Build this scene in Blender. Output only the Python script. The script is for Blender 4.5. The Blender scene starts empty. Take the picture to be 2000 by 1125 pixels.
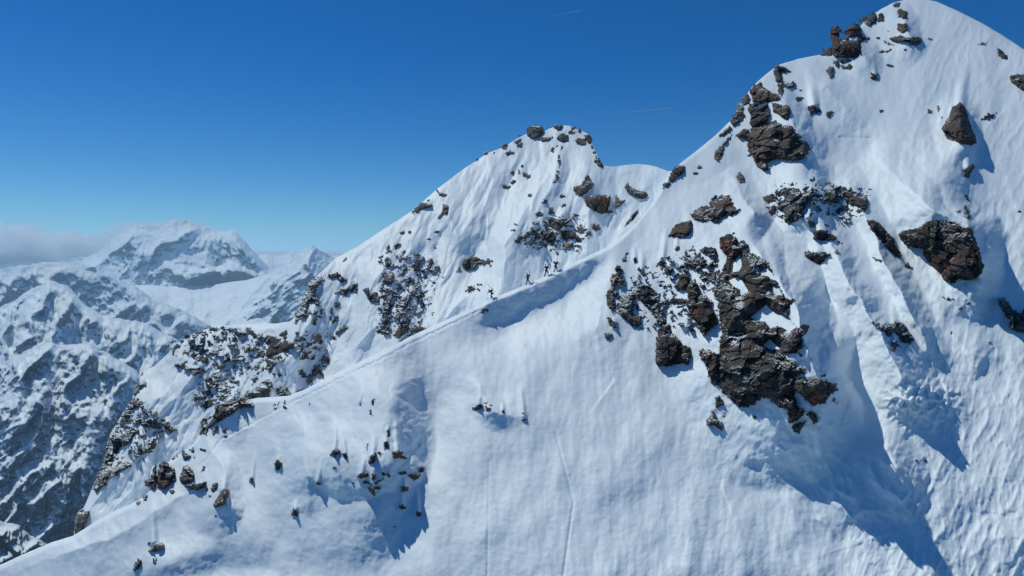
import bpy, math, random
import numpy as np
from mathutils import Vector
random.seed(7)
# ------------------------------------------------------------------ camera, sky, sun, exposure
F = 1370.0; HZ = 500.0                      # focal length and eye-level row, in photo pixels (2000 x 1125)
C = bpy.context.scene.collection
cam = bpy.data.objects.new('camera', bpy.data.cameras.new('camera')); C.objects.link(cam)
cam.location = (0, 0, 0); cam.rotation_euler = (math.radians(90), 0, 0)
cam.data.sensor_width = 36; cam.data.lens = 36*F/2000
cam.data.shift_y = -(562.5-HZ)/2000
cam.data.clip_start = 0.5; cam.data.clip_end = 60000
bpy.context.scene.camera = cam
S = Vector((-0.44, 0.36, 0.82)).normalized()  # towards the sun
EL = math.asin(S.z); AZ = math.atan2(S.x, S.y)
w = bpy.data.worlds.new('World'); bpy.context.scene.world = w; w.use_nodes = True
nt = w.node_tree; bg = nt.nodes['Background']
sky = nt.nodes.new('ShaderNodeTexSky'); sky.sky_type = 'NISHITA'; sky.sun_disc = False
sky.sun_elevation = EL; sky.sun_rotation = AZ; sky.altitude = 3000
sky.air_density = 1.0; sky.dust_density = 1.2; sky.ozone_density = 0.9
tint = nt.nodes.new('ShaderNodeMix'); tint.data_type = 'RGBA'; tint.blend_type = 'MULTIPLY'; tint.inputs[0].default_value = 1
tint.inputs[7].default_value = (0.42, 0.71, 0.87, 1)
sat = nt.nodes.new('ShaderNodeHueSaturation'); sat.inputs['Saturation'].default_value = 1.56
nt.links.new(sky.outputs[0], sat.inputs['Color']); sp = nt.nodes.new('ShaderNodeSeparateColor'); cb = nt.nodes.new('ShaderNodeCombineColor'); mg = nt.nodes.new('ShaderNodeMath'); mg.operation = 'MULTIPLY'; mg.inputs[1].default_value = 1.12
mb = nt.nodes.new('ShaderNodeMath'); mb.operation = 'MAXIMUM'
nt.links.new(sat.outputs[0], sp.inputs[0]); nt.links.new(sp.outputs[1], mg.inputs[0]); nt.links.new(mg.outputs[0], mb.inputs[0]); nt.links.new(sp.outputs[2], mb.inputs[1])
nt.links.new(sp.outputs[0], cb.inputs[0]); nt.links.new(sp.outputs[1], cb.inputs[1]); nt.links.new(mb.outputs[0], cb.inputs[2]); nt.links.new(cb.outputs[0], tint.inputs[6]); nt.links.new(tint.outputs[2], bg.inputs[0]); bg.inputs[1].default_value = 0.105
sl = bpy.data.lights.new('sun', 'SUN'); sl.energy = 3.05; sl.angle = math.radians(0.53); sl.color = (0.975, 1.0, 0.91)
sun = bpy.data.objects.new('sun', sl); C.objects.link(sun)
sun.rotation_euler = S.to_track_quat('Z', 'Y').to_euler()
vs = bpy.context.scene.view_settings
vs.view_transform = 'Standard'; vs.look = 'None'; vs.gamma = 1; vs.use_curve_mapping = False; vs.exposure = -0.24
try:
    bpy.context.scene.cycles.volume_bounces = 32; bpy.context.scene.cycles.max_bounces = 32
    bpy.context.scene.cycles.volume_step_rate = 4
except Exception: pass
# ------------------------------------------------------------------ helpers: noise, distances, meshes
def _h(ix, iy, s):
    h = (ix.astype(np.int64)*374761393 + iy.astype(np.int64)*668265263 + s*974711) & 0xffffffff
    h = ((h ^ (h >> 13))*1274126177) & 0xffffffff
    h = ((h ^ (h >> 16))*2246822519) & 0xffffffff
    return ((h ^ (h >> 15)) & 0xffffff)/float(0xffffff)
def noise(x, y, s=0):
    ix = np.floor(x); iy = np.floor(y); fx = x-ix; fy = y-iy
    u = fx*fx*fx*(fx*(fx*6-15)+10); v = fy*fy*fy*(fy*(fy*6-15)+10)
    def g(i, j, dx, dy):
        a = _h(ix+i, iy+j, s)*6.2831853
        return np.cos(a)*dx + np.sin(a)*dy
    a = g(0, 0, fx, fy); b = g(1, 0, fx-1, fy); c = g(0, 1, fx, fy-1); d = g(1, 1, fx-1, fy-1)
    return (a*(1-u)+b*u)*(1-v) + (c*(1-u)+d*u)*v
def fbm(x, y, o=4, s=0, g=.5):
    r = 0; a = 1
    for k in range(o): r = r + a*noise(x, y, s+k*17); x = x*2.03+5.1; y = y*2.03+3.7; a *= g
    return r
def ridged(x, y, o=5, s=0, g=.5):
    r = 0; a = 1; wgt = 1
    for k in range(o):
        n = (1-np.abs(noise(x, y, s+k*31))*2.2)**2; r = r + a*n*wgt; wgt = np.clip(n, 0, 1)
        x = x*2.05+1.3; y = y*2.05+8.1; a *= g
    return r
def facets(x, y, c, s, slope=1.0):           # jittered cells, each a tilted plane with a step of its own: broken rock
    gx = x/c; gy = y/c; ix = np.floor(gx); iy = np.floor(gy)
    best = np.full(x.shape, 1e9); out = np.zeros(x.shape)
    for i in (-1, 0, 1):
        for j in (-1, 0, 1):
            cx = ix+i; cy = iy+j
            dx = gx-cx-_h(cx, cy, s); dy = gy-cy-_h(cx, cy, s+1); d = dx*dx+dy*dy
            v = (_h(cx, cy, s+2)-.5)*.9 + slope*((_h(cx, cy, s+3)-.5)*2.0*dx + (_h(cx, cy, s+4)-.2)*1.5*dy)
            m = d < best; best = np.where(m, d, best); out = np.where(m, v, out)
    return out*c
def rot(x, y, a):
    a = math.radians(a); return x*math.cos(a)+y*math.sin(a), -x*math.sin(a)+y*math.cos(a)
def sstep(a, b, x):
    t = np.clip((x-a)/(b-a), 0, 1); return t*t*(3-2*t)
def sdf(X, Y, poly):                          # signed distance to a polygon, positive inside
    d = np.full(X.shape, 1e18); ins = np.zeros(X.shape, bool); n = len(poly)
    for i in range(n):
        x0, y0 = poly[i]; x1, y1 = poly[(i+1) % n]
        ex, ey = x1-x0, y1-y0; L = ex*ex+ey*ey+1e-9
        t = np.clip(((X-x0)*ex+(Y-y0)*ey)/L, 0, 1)
        d = np.minimum(d, (X-x0-t*ex)**2+(Y-y0-t*ey)**2)
        c = ((y0 > Y) != (y1 > Y)) & (X < (x1-x0)*(Y-y0)/((y1-y0) if y1 != y0 else 1e-9)+x0)
        ins ^= c
    d = np.sqrt(d); return np.where(ins, d, -d)
def ridge(X, Y, pts, wl, wr, p=1.3):         # pts: (x, y, amplitude); a crest line with its own width on either side
    out = np.zeros(X.shape)
    for (x0, y0, a0), (x1, y1, a1) in zip(pts[:-1], pts[1:]):
        ex, ey = x1-x0, y1-y0; L = ex*ex+ey*ey
        t = np.clip(((X-x0)*ex+(Y-y0)*ey)/L, 0, 1)
        d = np.hypot(X-x0-t*ex, Y-y0-t*ey)
        sd = (ex*(Y-y0)-ey*(X-x0))/math.sqrt(L)/np.maximum(d, 1e-3)      # +1 left .. -1 right, walking down the picture
        W = (wl+wr)/2+(wl-wr)/2*np.clip(sd, -1, 1)
        q = np.clip(1-d/W, 0, 1)
        f = (a0+(a1-a0)*t)*(q*q*(3-2*q) if p < 0 else q**p)
        out = np.where(np.abs(f) > np.abs(out), f, out)
    return out
def blob(X, Y, cx, cy, rx, ry, ang, amp):
    u, v = rot(X-cx, Y-cy, ang); return amp*np.exp(-(u/rx)**2-(v/ry)**2)
def P3(x, y, D): return np.stack([(x-1000)/F*D, D+0*x, (HZ-y)/F*D], -1)
def mesh_from(name, V, faces, mats, smooth=True, parent=None):
    me = bpy.data.meshes.new(name)
    V = np.ascontiguousarray(V, dtype=np.float32).reshape(-1, 3); faces = np.ascontiguousarray(faces, dtype=np.int32)
    nf = len(faces)
    me.vertices.add(len(V)); me.vertices.foreach_set('co', V.ravel())
    me.loops.add(nf*4); me.loops.foreach_set('vertex_index', faces.ravel())
    me.polygons.add(nf); me.polygons.foreach_set('loop_start', np.arange(0, nf*4, 4, dtype=np.int32))
    me.polygons.foreach_set('loop_total', np.full(nf, 4, dtype=np.int32))
    me.polygons.foreach_set('use_smooth', np.full(nf, smooth))
    me.update(calc_edges=True); me.validate()
    for m in (mats if isinstance(mats, (list, tuple)) else [mats]): me.materials.append(m)
    o = bpy.data.objects.new(name, me); C.objects.link(o)
    if parent: o.parent = parent
    return o
def grid_faces(ny, nx):
    i = np.arange(ny*nx).reshape(ny, nx)
    return np.stack([i[:-1, :-1], i[1:, :-1], i[1:, 1:], i[:-1, 1:]], -1).reshape(-1, 4)
def tag(o, label=None, cat=None, group=None, kind=None):
    if label: o['label'] = label
    if cat: o['category'] = cat
    if group: o['group'] = group
    if kind: o['kind'] = kind
    return o
def smooth1(a, n):
    k = np.exp(-np.linspace(-2, 2, 2*n+1)**2); k /= k.sum()
    return np.convolve(np.pad(a, n, mode='edge'), k, 'valid')
def poly(s): return [tuple(float(v) for v in p.split(',')) for p in s.split()]
# ------------------------------------------------------------------ materials
def mat(name):
    m = bpy.data.materials.new(name); m.use_nodes = True; t = m.node_tree
    return m, t, t.nodes['Principled BSDF']
def N(t, k, **kw):
    n = t.nodes.new(k)
    for a, b in kw.items():
        if a.startswith('i_'):
            key = a[2:]; n.inputs[int(key) if key.isdigit() else key].default_value = b
        else: setattr(n, a, b)
    return n
def ramp(t, src, stops):
    r = t.nodes.new('ShaderNodeValToRGB'); e = r.color_ramp.elements
    while len(e) < len(stops): e.new(0.5)
    for q, (p, c) in zip(e, stops): q.position = p; q.color = c if len(c) == 4 else (*c, 1)
    t.links.new(src, r.inputs[0]); return r
def mathn(t, op, a, b=None, clamp=False):
    n = t.nodes.new('ShaderNodeMath'); n.operation = op; n.use_clamp = clamp
    for i, v in enumerate((a, b)):
        if v is None: continue
        if hasattr(v, 'links'): t.links.new(v, n.inputs[i])
        else: n.inputs[i].default_value = v
    return n.outputs[0]
def mixc(t, fac, a, b, mode='MIX'):
    n = t.nodes.new('ShaderNodeMix'); n.data_type = 'RGBA'; n.blend_type = mode
    for i, v in ((0, fac), (6, a), (7, b)):
        if hasattr(v, 'links'): t.links.new(v, n.inputs[i])
        else: n.inputs[i].default_value = v if i == 0 else (*v, 1)
    return n.outputs[2]
def pos(t, scale=(1, 1, 1), rotz=(0, 0, 0)):
    g = t.nodes.new('ShaderNodeNewGeometry'); m = t.nodes.new('ShaderNodeMapping')
    m.inputs['Scale'].default_value = scale; m.inputs['Rotation'].default_value = rotz
    t.links.new(g.outputs['Position'], m.inputs[0]); return m.outputs[0], g
def tnoise(t, vec, sc, det=5, rough=.6):
    n = N(t, 'ShaderNodeTexNoise'); n.inputs['Scale'].default_value = sc; n.inputs['Detail'].default_value = det
    n.inputs['Roughness'].default_value = rough; t.links.new(vec, n.inputs['Vector']); return n.outputs['Fac']
SNOW = (0.85, 0.92, 0.955)
def snow_mat():
    m, t, b = mat('wind_packed_snow')
    v, g = pos(t); vf, _ = pos(t, (1, 1, .22))
    n1 = tnoise(t, v, 1.4, 7, .7); n2 = tnoise(t, vf, 2.2, 5, .6); n3 = tnoise(t, v, .08, 3, .5)
    vr, _ = pos(t, (.35, .35, 1.5), (.0, .5, .3)); n4 = tnoise(t, vr, 1.6, 4, .55)
    h = mathn(t, 'ADD', mathn(t, 'MULTIPLY', n1, .20), mathn(t, 'MULTIPLY', n2, .05))
    h = mathn(t, 'ADD', h, mathn(t, 'MULTIPLY', ramp(t, n4, [(.42, (0, 0, 0)), (.60, (1, 1, 1))]).outputs[0], mathn(t, 'MULTIPLY', n3, .14)))
    bp = N(t, 'ShaderNodeBump'); bp.inputs['Strength'].default_value = .32; bp.inputs['Distance'].default_value = .3
    t.links.new(h, bp.inputs['Height']); t.links.new(bp.outputs[0], b.inputs['Normal'])
    r = ramp(t, n3, [(.3, (0.835, 0.91, 0.95)), (.7, (0.87, 0.935, 0.965))])
    t.links.new(r.outputs[0], b.inputs['Base Color'])
    b.inputs['Roughness'].default_value = .55; b.inputs['Specular IOR Level'].default_value = .25
    return m
def rock_mat(name, cols, rust=.0, snow=.5):
    m, t, b = mat(name)
    v, g = pos(t); vb, _ = pos(t, (.55, .55, 2.6), (.45, .35, 0))
    vs_, _ = pos(t, (1.6, 1.6, .35))
    n1 = tnoise(t, v, .28, 6, .65); n2 = tnoise(t, vb, 1.1, 8, .72); n3 = tnoise(t, v, 2.6, 8, .75); n4 = tnoise(t, v, .16, 4, .6)
    n5 = tnoise(t, vs_, .7, 5, .6)
    r = ramp(t, n1, [(.30, cols[0]), (.46, cols[1]), (.56, cols[2]), (.72, cols[3])])
    c = mixc(t, mathn(t, 'MULTIPLY', ramp(t, n2, [(.44, (0, 0, 0)), (.66, (1, 1, 1))]).outputs[0], .55), r.outputs[0], tuple(q*1.5 for q in cols[2]))
    c = mixc(t, ramp(t, n3, [(.33, (1, 1, 1)), (.48, (0, 0, 0))]).outputs[0], c, tuple(q*.35 for q in cols[0]))
    oi = N(t, 'ShaderNodeObjectInfo'); c = mixc(t, 1.0, c, ramp(t, oi.outputs['Random'], [(0, (.72, .72, .75)), (.5, (1.05, 1.0, .98)), (1, (1.75, 1.62, 1.45))]).outputs[0], 'MULTIPLY')
    if rust:
        c = mixc(t, mathn(t, 'MULTIPLY', ramp(t, n4, [(.56, (0, 0, 0)), (.66, (1, 1, 1))]).outputs[0], rust), c, (.17, .062, .040))
    c = mixc(t, mathn(t, 'MULTIPLY', ramp(t, n5, [(.62, (0, 0, 0)), (.72, (1, 1, 1))]).outputs[0], .35), c, (.24, .23, .22))
    sep = N(t, 'ShaderNodeSeparateXYZ'); t.links.new(g.outputs['True Normal'], sep.inputs[0])
    up = mathn(t, 'ADD', sep.outputs[2], mathn(t, 'MULTIPLY', mathn(t, 'SUBTRACT', n3, .5), .35))
    up = mathn(t, 'ADD', up, mathn(t, 'MULTIPLY', mathn(t, 'SUBTRACT', n1, .5), .9))
    sf = ramp(t, up, [(1.02-.26*snow, (0, 0, 0)), (1.06-.26*snow, (1, 1, 1))]).outputs[0]
    c = mixc(t, sf, c, SNOW)
    t.links.new(c, b.inputs['Base Color'])
    hh = mathn(t, 'ADD', mathn(t, 'MULTIPLY', n2, .5), mathn(t, 'MULTIPLY', n3, .45))
    bp = N(t, 'ShaderNodeBump'); bp.inputs['Strength'].default_value = .7; bp.inputs['Distance'].default_value = .4
    t.links.new(hh, bp.inputs['Height']); t.links.new(bp.outputs[0], b.inputs['Normal'])
    b.inputs['Roughness'].default_value = .85; b.inputs['Specular IOR Level'].default_value = .3
    return m
def far_mat(name, scale, rockcol, thr, soft=.10, darkcol=None):
    m, t, b = mat(name)
    v, g = pos(t); vb, _ = pos(t, (1, 1, 2.2), (.3, .3, 0))
    n1 = tnoise(t, v, scale, 10, .68); n2 = tnoise(t, vb, scale*4, 8, .7); n3 = tnoise(t, v, scale*.25, 4, .5)
    sep = N(t, 'ShaderNodeSeparateXYZ'); t.links.new(g.outputs['Normal'], sep.inputs[0])
    steep = mathn(t, 'SUBTRACT', 1.0, sep.outputs[2])
    s = mathn(t, 'ADD', mathn(t, 'MULTIPLY', steep, 1.15), mathn(t, 'MULTIPLY', mathn(t, 'SUBTRACT', n1, .5), .9))
    s = mathn(t, 'ADD', s, mathn(t, 'MULTIPLY', mathn(t, 'SUBTRACT', n2, .5), .8))
    s = mathn(t, 'ADD', s, mathn(t, 'MULTIPLY', mathn(t, 'SUBTRACT', n3, .5), .8))
    f = ramp(t, s, [(thr, (0, 0, 0)), (thr+soft, (1, 1, 1))]).outputs[0]
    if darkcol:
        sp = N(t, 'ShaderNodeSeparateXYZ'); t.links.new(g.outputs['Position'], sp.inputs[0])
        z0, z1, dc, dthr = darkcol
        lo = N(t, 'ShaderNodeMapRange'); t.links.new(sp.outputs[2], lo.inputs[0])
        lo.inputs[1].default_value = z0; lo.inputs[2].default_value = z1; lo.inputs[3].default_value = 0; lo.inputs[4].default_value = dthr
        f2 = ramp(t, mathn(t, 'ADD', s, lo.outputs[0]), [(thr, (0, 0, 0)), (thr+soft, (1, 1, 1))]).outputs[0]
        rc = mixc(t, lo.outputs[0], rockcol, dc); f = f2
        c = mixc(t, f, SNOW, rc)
    else: c = mixc(t, f, SNOW, rockcol)
    t.links.new(c, b.inputs['Base Color']); b.inputs['Roughness'].default_value = .8
    bp = N(t, 'ShaderNodeBump'); bp.inputs['Strength'].default_value = .8; bp.inputs['Distance'].default_value = .12/scale
    t.links.new(mathn(t, 'ADD', n1, mathn(t, 'MULTIPLY', n2, .3)), bp.inputs['Height']); t.links.new(bp.outputs[0], b.inputs['Normal'])
    return m
def flat_mat(name, col, rough=.7, nscale=20):
    m, t, b = mat(name); v, g = pos(t); n = tnoise(t, v, nscale, 3)
    c = mixc(t, n, tuple(q*.8 for q in col), tuple(min(1, q*1.2) for q in col)); t.links.new(c, b.inputs['Base Color'])
    b.inputs['Roughness'].default_value = rough; return m
# ------------------------------------------------------------------ the snow mountains: a relief surface per mountain
class Terrain:
    def __init__(s, crest, cd, m, x0, x1, ybot, relief, step=2.0, jag=0.0, seed=1, plane=None):
        s.cx = np.array([p[0] for p in crest], float); s.cy = np.array([p[1] for p in crest], float)
        s.dx = np.array([p[0] for p in cd], float); s.dd = np.array([p[1] for p in cd], float)
        s.mx = np.array([p[0] for p in m], float); s.mm = np.array([p[1] for p in m], float)
        s.x0, s.x1, s.ybot, s.step = x0, x1, ybot, step
        fx = np.arange(x0-80, x1+81, 1.0)
        fy = smooth1(np.interp(fx, s.cx, s.cy), 5)
        if jag: fy = fy + jag*fbm(fx*.06, fx*0+.5, 5, seed)*2
        s.fx, s.fy = fx, fy; s.fd = smooth1(np.interp(fx, s.dx, s.dd), 40); s.fm = smooth1(np.interp(fx, s.mx, s.mm), 40)
        gx = np.arange(x0-60, x1+61, step); gy = np.arange(min(s.cy)-60, ybot+61, step)
        X, Y = np.meshgrid(gx, gy); s.gx, s.gy = gx, gy
        yc = s.yc(X); Dc = np.interp(X, fx, s.fd); mm = np.interp(X, fx, s.fm)
        k = (HZ-Y)/F; kc = (HZ-yc)/F
        D = Dc*(mm-np.minimum(kc, mm-.25))/np.maximum(mm-k, .15)
        if plane:                             # one tilted plane (nx, ny, 1 | point) under the relief: 1/D is linear in the picture
            nx_, ny_, px, py, pd = plane
            q = lambda x, y: nx_*(x-1000)/F + ny_ + (HZ-y)/F
            D = pd*q(px, py)/np.minimum(q(X, Y), -.3)
        s.G = D - relief(X, Y, np.maximum(Y-yc, 0))
    def yc(s, x): return np.interp(x, s.fx, s.fy)
    def D(s, x, y):
        u = np.clip((x-s.gx[0])/s.step, 0, len(s.gx)-1.001); v = np.clip((y-s.gy[0])/s.step, 0, len(s.gy)-1.001)
        i = u.astype(int); j = v.astype(int); a = u-i; b = v-j
        return (s.G[j, i]*(1-a)+s.G[j, i+1]*a)*(1-b)+(s.G[j+1, i]*(1-a)+s.G[j+1, i+1]*a)*b
    def build(s, name, mats, back=(0.8, 2.5, 6, 14, 30, 60, 120), lean=1.0, flat=.8):
        xs = np.arange(s.x0, s.x1+.1, s.step); yc = s.yc(xs)
        n = int((s.ybot-yc.min())/s.step)+1
        T = np.arange(n)*s.step
        Y = yc[None, :]+T[:, None]*np.ones_like(xs)[None, :]; X = np.ones_like(Y)*xs[None, :]
        over = Y > s.ybot; Yc = np.minimum(Y, s.ybot)
        D = s.D(X, Yc); P = P3(X, Yc, D)
        rows = []
        for d in back[::-1]:
            q = P[0].copy(); q[:, 1] += d; q[:, 0] = (xs-1000)/F*q[:, 1]*.35+q[:, 0]*.65
            q[:, 2] += -max(0, d-flat)*lean - .02*d; rows.append(q)
        A = np.concatenate([np.array(rows), P], 0)
        nb = len(back); fc = grid_faces(nb+n, len(xs)).reshape(nb+n-1, len(xs)-1, 4)
        keep = np.ones((nb+n-1, len(xs)-1), bool); keep[nb:] = ~(over[:-1, :-1] & over[:-1, 1:])
        o = mesh_from(name, A, fc[keep], mats, True)
        return o

def relief_A(X, Y, t):
    R = np.zeros_like(X); X0, Y0 = X, Y
    X = X0+9*fbm(X0*.016, Y0*.016, 4, 501)+2*fbm(X0*.06, Y0*.06, 3, 503); Y = Y0+9*fbm(X0*.016, Y0*.016, 4, 505)+2*fbm(X0*.06, Y0*.06, 3, 507)
    # rounded sunlit crest above a steeper flank
    cap = np.interp(X, [0, 100, 600, 900, 960, 1190, 1260, 1400, 2000], [.3, .4, .5, .6, .75, .8, .4, .3, .3])
    wd = np.interp(X, [0, 900, 960, 1190, 1260, 2000], [8, 8, 8, 8, 9, 10])
    R += cap*sstep(0, 1, t/wd)
    # hollow under the cornice
    R += blob(X, Y, 1075, 603, 110, 44, -22, -3.5) + blob(X, Y, 1150, 540, 45, 26, -35, -2.6)
    R += blob(X, Y, 985, 635, 55, 36, -10, -2.6)
    R += ridge(X, Y, [(1200, 500, 0), (1178, 560, 1.8), (1168, 640, 1.5), (1175, 740, 0)], 70, 90)
    # the big central buttress and the ribs that throw the long shadows right
    R += ridge(X, Y, [(1420, 430, 0), (1470, 480, 7), (1520, 545, 12), (1555, 600, 14), (1575, 690, 15), (1598, 740, 13), (1592, 790, 7), (1580, 845, 0)], 260, 60, 1.2)
    R += ridge(X, Y, [(1420, 330, 0), (1450, 380, 3), (1475, 415, 4.5), (1500, 440, 0)], 60, 34)
    R += ridge(X, Y, [(1560, 350, 0), (1590, 370, 5), (1580, 420, 6), (1560, 455, 2)], 110, 40)
    R += ridge(X, Y, [(1600, 420, 1), (1625, 480, 5.5), (1665, 560, 7), (1720, 650, 7), (1765, 740, 5), (1800, 800, 0)], 90, 60)
    R += ridge(X, Y, [(1660, 360, 2), (1700, 440, 3.5), (1730, 520, 4.5), (1775, 600, 4.5), (1810, 680, 2.5), (1840, 730, 0)], 50, 40)
    R += ridge(X, Y, [(1700, 290, 0), (1760, 350, 3), (1830, 420, 6), (1890, 440, 8), (1915, 500, 9), (1915, 545, 5), (1915, 600, 0)], 120, 46)
    R += blob(X, Y, 1830, 360, 55, 80, 20, 4.5)
    R += ridge(X, Y, [(1700, 830, 0), (1735, 875, 2.4), (1765, 930, 2.4), (1800, 985, 0)], 120, 50)
    R += ridge(X, Y, [(1850, 640, 0), (1900, 690, 1.5), (1960, 700, 0)], 60, 60)
    R += ridge(X, Y, [(1880, 190, 0), (1875, 230, 3.5), (1880, 280, 3.5), (1890, 320, 0)], 60, 40)
    R += ridge(X, Y, [(1640, 60, 0), (1665, 80, 5), (1690, 110, 3), (1700, 150, 0)], 70, 30)
    R += ridge(X, Y, [(1745, 10, 0), (1765, 40, 3), (1775, 80, 3), (1800, 110, 0)], 60, 30)
    R += ridge(X, Y, [(1480, 150, 0), (1530, 210, 5), (1560, 260, 6), (1575, 310, 4), (1560, 350, 0)], 120, 36)
    R += ridge(X, Y, [(1560, 120, 0), (1610, 170, 2.4), (1650, 210, 1)], 60, 50)
    R += blob(X, Y, 1660, 300, 70, 60, 0, -3)
    # left flank: spur above the rock scatter and its shadow hollow
    R += ridge(X, Y, [(700, 670, 0), (738, 720, 4.5), (752, 790, 6.2), (745, 880, 6.4), (738, 945, 3.5), (735, 1000, 0)], 260, 105, -1) + blob(X, Y, 842, 830, 40, 110, -3, -2.2)
    R += ridge(X, Y, [(560, 790, 0), (590, 850, 1.6), (600, 930, 1.8), (600, 1010, 0)], 90, 40)
    R += ridge(X, Y, [(640, 800, 0), (655, 860, 1.4), (660, 930, 1.2), (665, 960, 0)], 60, 30)
    R += ridge(X, Y, [(400, 850, 0), (440, 930, 1.5), (445, 985, 2.2), (450, 1030, 0)], 90, 30)
    R += ridge(X, Y, [(410, 790, 0), (450, 800, 2.2), (470, 830, 1), (480, 870, 0)], 60, 30)
    R += ridge(X, Y, [(920, 730, 0), (945, 780, 1.5), (960, 800, 1.8), (1010, 815, .6)], 40, 40)
    R += ridge(X, Y, [(0, 1125, 0), (150, 1075, 1.2), (260, 1030, 1.5), (320, 985, 1.0), (420, 930, 0)], 90, 50)
    R += blob(X, Y, 330, 1100, 70, 40, -10, 1.8) + blob(X, Y, 450, 1110, 90, 40, 0, -1.2)
    X, Y = X0, Y0
    # rounded undulation and wind flutes running down the fall line
    mpp = .1
    R += 1.0*fbm(X*.0048+3, Y*.0042, 3, 3) + .28*fbm(X*.021, Y*.010, 3, 9)
    lean = (X-1200)*.25
    fl = fbm((X+lean*(Y/1100)+9*fbm(X*.012, Y*.010, 3, 22))*.06, Y*.006, 4, 21)
    R += (.02+.010*sstep(1050, 1250, X)*sstep(1500, 1300, X))*fl*sstep(15, 90, t) + .022*fbm((X+lean*(Y/1100))*.22+2*fbm(X*.02, Y*.02, 2, 23), Y*.011, 3, 24)*sstep(15, 90, t)
    R += .035*fbm(X*.10, Y*.10, 4, 41, .6)
    # crusty avalanche debris on the right
    dm = sstep(1640, 1900, X+.25*(Y-600))*sstep(330, 420, Y)*1.0
    dm = np.maximum(dm, sstep(1740, 1800, X)*sstep(0, 20, t)*sstep(430, 300, Y)*1.0)
    xr, yr = rot(X, Y, 112)
    R += dm*(.10*ridged(xr*.012+.3*fbm(X*.02, Y*.02, 3, 56), yr*.045, 5, 55, .6)+.05*facets(X+8*fbm(X*.03, Y*.03, 2, 5), Y, 17, 61, .8)/17*1.2)
    dm2 = np.exp(-((X-1800)/55)**2-((Y-785)/38)**2)
    R += dm2*(1.8+1.0*facets(X, Y, 17, 71, 1.0)/17+.7*ridged(X*.05, Y*.05, 3, 8))
    dm3 = np.exp(-((X-1660)/120)**2-((Y-960)/90)**2)
    xr, yr = rot(X, Y, -35)
    R += dm3*.38*ridged(xr*.022, yr*.012, 3, 91)
    # snow tails above the stones, where drifting snow has banked up
    for k, (sx, sy, tw) in enumerate([(543, 906, 9), (492, 937, 7), (575, 998, 9), (652, 884, 9), (674, 888, 6), (754, 866, 7), (777, 884, 9), (727, 893, 10), (706, 928, 10), (727, 955, 8), (791, 952, 8), (787, 990, 7),
                          (817, 1002, 7), (436, 958, 12), (621, 943, 7), (934, 793, 9), (982, 802, 6), (1023, 816, 8), (1240, 508, 7), (1253, 528, 9), (1293, 515, 9), (1306, 526, 9), (1322, 483, 6), (1606, 452, 20), (1595, 494, 18),
                          (1747, 670, 10), (1876, 205, 16), (1892, 328, 14), (1600, 880, 12), (1709, 149, 8), (1590, 206, 14), (300, 1062, 12), (757, 842, 5), (703, 786, 5), (1340, 640, 12), (1200, 640, 8)]):
        L = tw*(5.5+3*math.sin(k*2.3)); R += ridge(X, Y, [(sx+L*.12*math.sin(k), sy-L, 0), (sx, sy-3, .085*tw), (sx+1, sy+2, .03*tw)], tw, tw, -1)
    # glide cracks, shallow steps
    for pts, a in (([(1365, 872, 0), (1480, 902, .5), (1540, 880, .5), (1600, 862, 0)], -.5), ([(1530, 890, 0), (1520, 930, .6), (1545, 960, 0)], -.6),
                   ([(1590, 890, 0), (1575, 930, .6)], -.5), ([(1415, 920, 0), (1412, 950, .6), (1430, 1000, .3)], -.5),
                   ([(1195, 715, 0), (1200, 745, .6), (1165, 790, .4), (1148, 815, 0)], -.5), ([(1320, 1000, 0), (1345, 1050, .6), (1330, 1125, 0)], -.4),
                   ([(1560, 1100, 0), (1650, 1070, .4), (1740, 1040, .2)], -.4)):
        R += ridge(X, Y, pts, 3, 14, 1.0)*abs(a)*.5
    # boot track along the ridge and ski tracks below it
    tr = [(400, 905), (430, 860), (520, 812), (575, 785), (640, 752), (700, 722), (760, 694), (800, 672), (860, 643), (905, 622), (940, 603)]
    for (x0, y0), (x1, y1) in zip(tr[:-1], tr[1:]):
        L = math.hypot(x1-x0, y1-y0); nst = int(L/3.4)
        for k in range(nst):
            u = (k+.5)/nst; px = x0+(x1-x0)*u+random.uniform(-1.6, 1.6); py = y0+(y1-y0)*u+random.uniform(-1.8, 1.8)
            i0 = int((px-7-X[0, 0])/(X[0, 1]-X[0, 0])); j0 = int((py-7-Y[0, 0])/(Y[1, 0]-Y[0, 0]))
            sl_ = (slice(max(j0, 0), j0+8), slice(max(i0, 0), i0+8))
            R[sl_] -= .15*np.exp(-((X[sl_]-px)**2+(Y[sl_]-py)**2)/4.5)
            R[sl_] += .07*np.exp(-((X[sl_]-px-1)**2+(Y[sl_]-py-3)**2)/5)
    R += ridge(X, Y, [(645, 820, .3), (620, 1000, .0)], 2, 2)*0
    R += ridge(X, Y, [(1640, 268, .25), (1700, 270, .25), (1765, 278, .2)], 3, 3)*-1
    R -= ridge(X, Y, [(1085, 845, .1), (1120, 980, .16), (1100, 1125, .16)], 4, 4)
    R -= ridge(X, Y, [(955, 900, .1), (952, 1125, .14)], 3, 3)
    return R
crestA = poly('-260,1215 -160,1172 -80,1140 0,1106 50,1083 100,1062 140,1050 180,1024 220,1002 264,982 288,964 300,940 320,908 352,888 375,868 390,852 400,838 425,805 470,786 500,779 560,775 590,764 640,738 700,708 760,680 800,658 860,630 930,598 960,583 1030,555.5 1066,539.5 1086,530.5 1120,513 1150,499 1190,480 1215,462 1240,437 1270,402 1290,374 1305,342 1330,318 1360,295 1400,262 1430,232 1445,205 1470,168 1500,142 1520,127 1560,115 1600,107 1640,98 1655,80 1690,40 1720,18 1745,5 1770,-1 1800,-2 1830,3 1870,21 1920,46 1960,70 2000,96 2080,150 2160,210 2260,290 2360,350 2500,460')
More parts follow.
